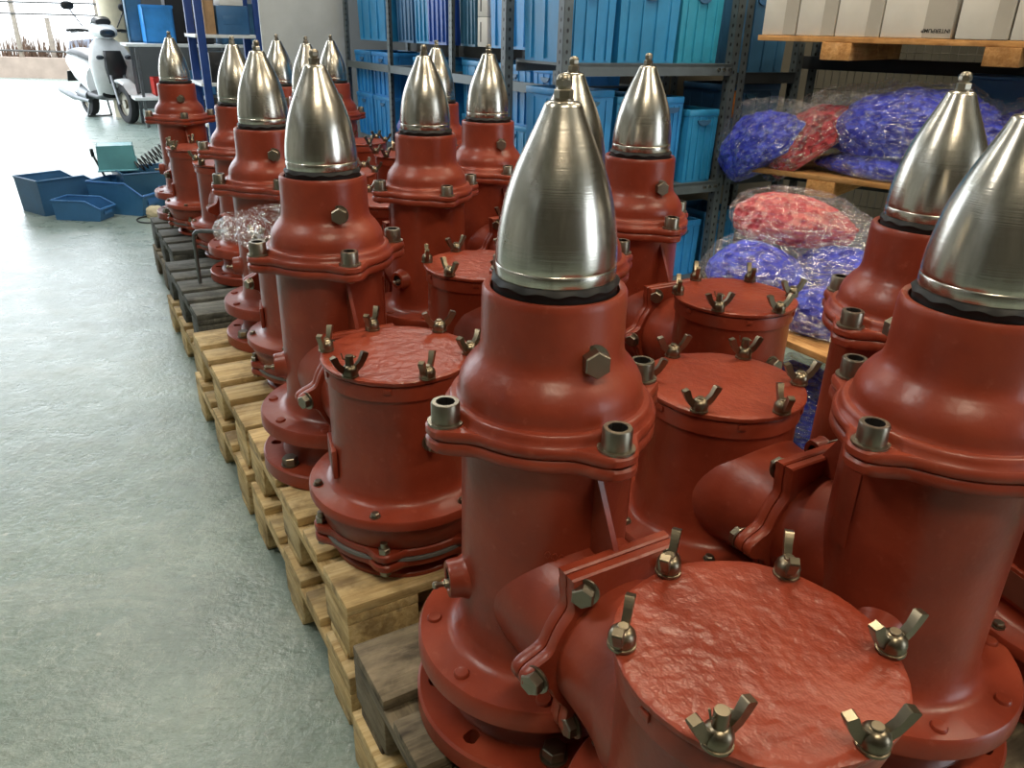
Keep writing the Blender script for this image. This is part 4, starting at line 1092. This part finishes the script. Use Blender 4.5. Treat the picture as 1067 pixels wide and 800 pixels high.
# ------------------------------------------------------------------ scooter (local x = forward)
def scooter():
    o = thing('scooter', 'white motor scooter parked by the open entrance, front wheel towards the shelving', 'scooter', (-5.80, 11.58, 0), math.radians(-43))
    o.scale = (1.08, 1.1, 1.08)
    def wheel(x, r, name):
        bm = new(); lathe(bm, [(r*.62, -.045), (r*.8, -.055), (r*.95, -.045), (r, -.015), (r, .015), (r*.95, .045), (r*.8, .055), (r*.62, .045)], 40, (0, 0, 0), 'Y', closed=True)
        w = obj(name, bm, 'tyre', o, (x, 0, r))
        bm = new(); lathe(bm, [(0, -.04), (.05, -.04), (.055, -.02), (r*.6, -.02), (r*.63, -.03), (r*.63, .03), (r*.6, .02), (.055, .02), (.05, .04), (0, .04)], 30, (0, 0, 0), 'Y')
        obj('rim', bm, 'bolt', w)
        bm = new(); lathe(bm, [(.06, .05), (.12, .05), (.12, .056), (.06, .056)], 24, (0, 0, 0), 'Y', closed=True); obj('brake_disc', bm, 'redpl', w)
    wheel(.62, .23, 'front_wheel'); wheel(-.62, .22, 'rear_wheel')
    def loft(secs, n=20, p=2.4):
        bm = new(); rings = []
        for (cx, cz, hy, hz, tx) in secs:        # ring in the plane tilted by tx about y, centre (cx, cz)
            ring = []
            for k in range(n):
                a = 2*PI*k/n; ca, sa = math.cos(a), math.sin(a)
                q = (abs(ca)**p+abs(sa)**p)**(-1/p)
                y = hy*ca*q; h = hz*sa*q
                ring.append(bm.verts.new((cx+h*math.sin(tx), y, cz+h*math.cos(tx))))
            rings.append(ring)
        for A_, B_ in zip(rings[:-1], rings[1:]):
            for k in range(n): bm.faces.new((A_[k], A_[(k+1) % n], B_[(k+1) % n], B_[k]))
        bm.faces.new(rings[0]); bm.faces.new(rings[-1][::-1]); return bm
    # rear body, seat, tail
    obj('rear_body', loft([(-1.0, .72, .06, .04, 0), (-.85, .68, .13, .10, 0), (-.55, .60, .18, .18, 0), (-.25, .52, .19, .22, 0), (-.12, .45, .17, .2, 0)]), 'whitepaint', o)
    obj('seat', loft([(-.88, .78, .10, .03, .1), (-.6, .80, .15, .05, .1), (-.3, .77, .15, .05, 0), (-.08, .72, .10, .04, -.2)]), 'blackpl', o)
    obj('floor_board', loft([(-.2, .30, .17, .06, 0), (.15, .29, .18, .05, 0), (.34, .33, .17, .05, 0)]), 'blackpl', o)
    # leg shield: inner black, outer white with turn signals
    obj('leg_shield', loft([(.28, .32, .20, .06, PI/2), (.36, .50, .25, .07, PI/2), (.36, .72, .27, .08, PI/2), (.28, .90, .20, .07, PI/2), (.24, .98, .10, .05, PI/2)]), 'whitepaint', o)
    obj('front_panel', loft([(.40, .46, .09, .05, PI/2), (.46, .66, .13, .05, PI/2), (.41, .84, .10, .05, PI/2)]), 'blackpl', o)
    for s in (-1, 1):
        bm = new(); blob(bm, .03, .045, .028, 2.2, 3, .02, 4, flat=.9, sub=3); obj('turn_signal', bm, 'glassdark', o, (.46, s*.17, .74))
    obj('front_fender', loft([(.36, .46, .05, .02, .9), (.48, .49, .075, .03, .3), (.62, .50, .08, .03, 0), (.76, .46, .075, .03, -.5), (.84, .36, .05, .02, -1.0)]), 'whitepaint', o)
    for s in (-1, 1):
        bm = new(); tube(bm, [(.62, s*.085, .23), (.50, s*.085, .50), (.40, s*.06, .62)], .022, 10); obj('fork', bm, 'barsteel', o)
    # head: cowl, lamp, bars, grips, mirrors
    obj('handlebar_cowl', loft([(.12, 1.06, .10, .06, 0), (.22, 1.07, .16, .09, 0), (.32, 1.05, .14, .08, 0), (.38, 1.03, .08, .05, 0)]), 'whitepaint', o)
    obj('instrument_hood', loft([(.12, 1.14, .09, .03, .3), (.22, 1.18, .11, .05, .3), (.30, 1.16, .09, .04, .3)]), 'blackpl', o)
    bm = new(); blob(bm, .03, .09, .05, 2.4, 5, .01, 4, flat=.9, sub=3); obj('headlamp', bm, 'glassdark', o, (.375, 0, .99))
    for s in (-1, 1):
        bm = new(); tube(bm, [(.20, s*.12, 1.06), (.16, s*.25, 1.07), (.10, s*.37, 1.06)], .018, 10); h = obj('handlebar', bm, 'blackpl', o)
        bm = new(); tube(bm, [(.24, s*.22, 1.05), (.20, s*.36, 1.04)], .008, 6); obj('brake_lever', bm, 'barsteel', h)
        bm = new(); tube(bm, [(.18, s*.20, 1.10), (.18, s*.27, 1.22), (.17, s*.31, 1.29)], .008, 8); m = obj('mirror_stem', bm, 'blackpl', o)
        bm = new(); blob(bm, .022, .075, .05, 2.3, 6, .01, 4, flat=.9, sub=3); obj('mirror', bm, 'blackpl', m, (.17, s*.33, 1.29))
    # exhaust, number plate holder, stand
    bm = new(); tube(bm, [(-.15, -.16, .22), (-.45, -.19, .24), (-.55, -.20, .26), (-.95, -.21, .32)], .04, 14, rs=[.025, .03, .055, .05]); obj('exhaust', bm, 'barsteel', o)
    bm = new(); box(bm, (-1.02, 0, .48), (.012, .18, .14), Matrix.Rotation(.35, 3, 'Y')); box(bm, (-.98, 0, .60), (.10, .10, .03)); obj('plate_holder', bm, 'blackpl', o)
    bm = new()
    for s in (-1, 1): tube(bm, [(-.30, s*.10, .25), (-.36, s*.15, .012)], .013, 8)
    tube(bm, [(-.36, -.15, .014), (-.36, .15, .014)], .013, 8); obj('centre_stand', bm, 'barsteel', o)
    bm = new(); tube(bm, [(-.62, -.10, .22), (-.45, -.13, .30), (-.2, -.13, .28)], .06, 12, rs=[.05, .08, .06]); obj('engine_case', bm, 'barsteel', o)
scooter()

# ------------------------------------------------------------------ lights, sky, camera
W_ = bpy.data.worlds.new('sky'); bpy.context.scene.world = W_; W_.use_nodes = True
nt = W_.node_tree; bgd = nt.nodes['Background']
bgd.inputs[0].default_value = (.86, .93, 1.0, 1); bgd.inputs[1].default_value = 4.2
def area(name, loc, sx, sy, power, col, rot=(0, 0, 0)):
    l = bpy.data.lights.new(name, 'AREA'); l.shape = 'RECTANGLE'; l.size = sx; l.size_y = sy; l.energy = power; l.color = col
    o = bpy.data.objects.new(name, l); C.objects.link(o); o.location = loc; o.rotation_euler = rot; return o
warm = (1.0, .84, .62); neut = (1, .95, .86)
for i, (x, y, e) in enumerate(((-2.8, 1.0, 55), (-2.8, 5.0, 55), (.4, -1.0, 60), (.4, 2.8, 60), (3.2, .6, 60), (3.0, 3.2, 40), (-.6, 6.6, 70))):
    area('ceiling_lamp', (x, y, 4.1), 1.5, .22, e, warm if x > 0 else neut, (0, 0, TH+PI/2))
sun = bpy.data.lights.new('sun', 'SUN'); sun.energy = 2.5; sun.angle = .5; sun.color = (1, .95, .88)
so = bpy.data.objects.new('sun', sun); C.objects.link(so)
so.rotation_euler = Vector((-.35, .75, 1.0)).to_track_quat('Z', 'Y').to_euler()

cam = bpy.data.cameras.new('camera'); co = bpy.data.objects.new('camera', cam); C.objects.link(co)
cam.sensor_fit = 'HORIZONTAL'; cam.sensor_width = 36; cam.lens = 810.66/1067*36
cam.clip_start = .05; cam.clip_end = 300
pit, rol, H = .42588, .02565, 1.2748
cp, sp, cr, sr = math.cos(pit), math.sin(pit), math.cos(rol), math.sin(rol)
r0 = Vector((1, 0, 0)); u0 = Vector((0, sp, cp)); fw = Vector((0, cp, -sp))
rt = r0*cr+u0*sr; up = u0*cr-r0*sr
co.matrix_world = Matrix(((rt.x, up.x, -fw.x, 0), (rt.y, up.y, -fw.y, 0), (rt.z, up.z, -fw.z, H), (0, 0, 0, 1)))
sc = bpy.context.scene; sc.camera = co
sc.view_settings.view_transform = 'Standard'; sc.view_settings.look = 'None'; sc.view_settings.gamma = 1; sc.view_settings.use_curve_mapping = False
sc.view_settings.exposure = 0.25
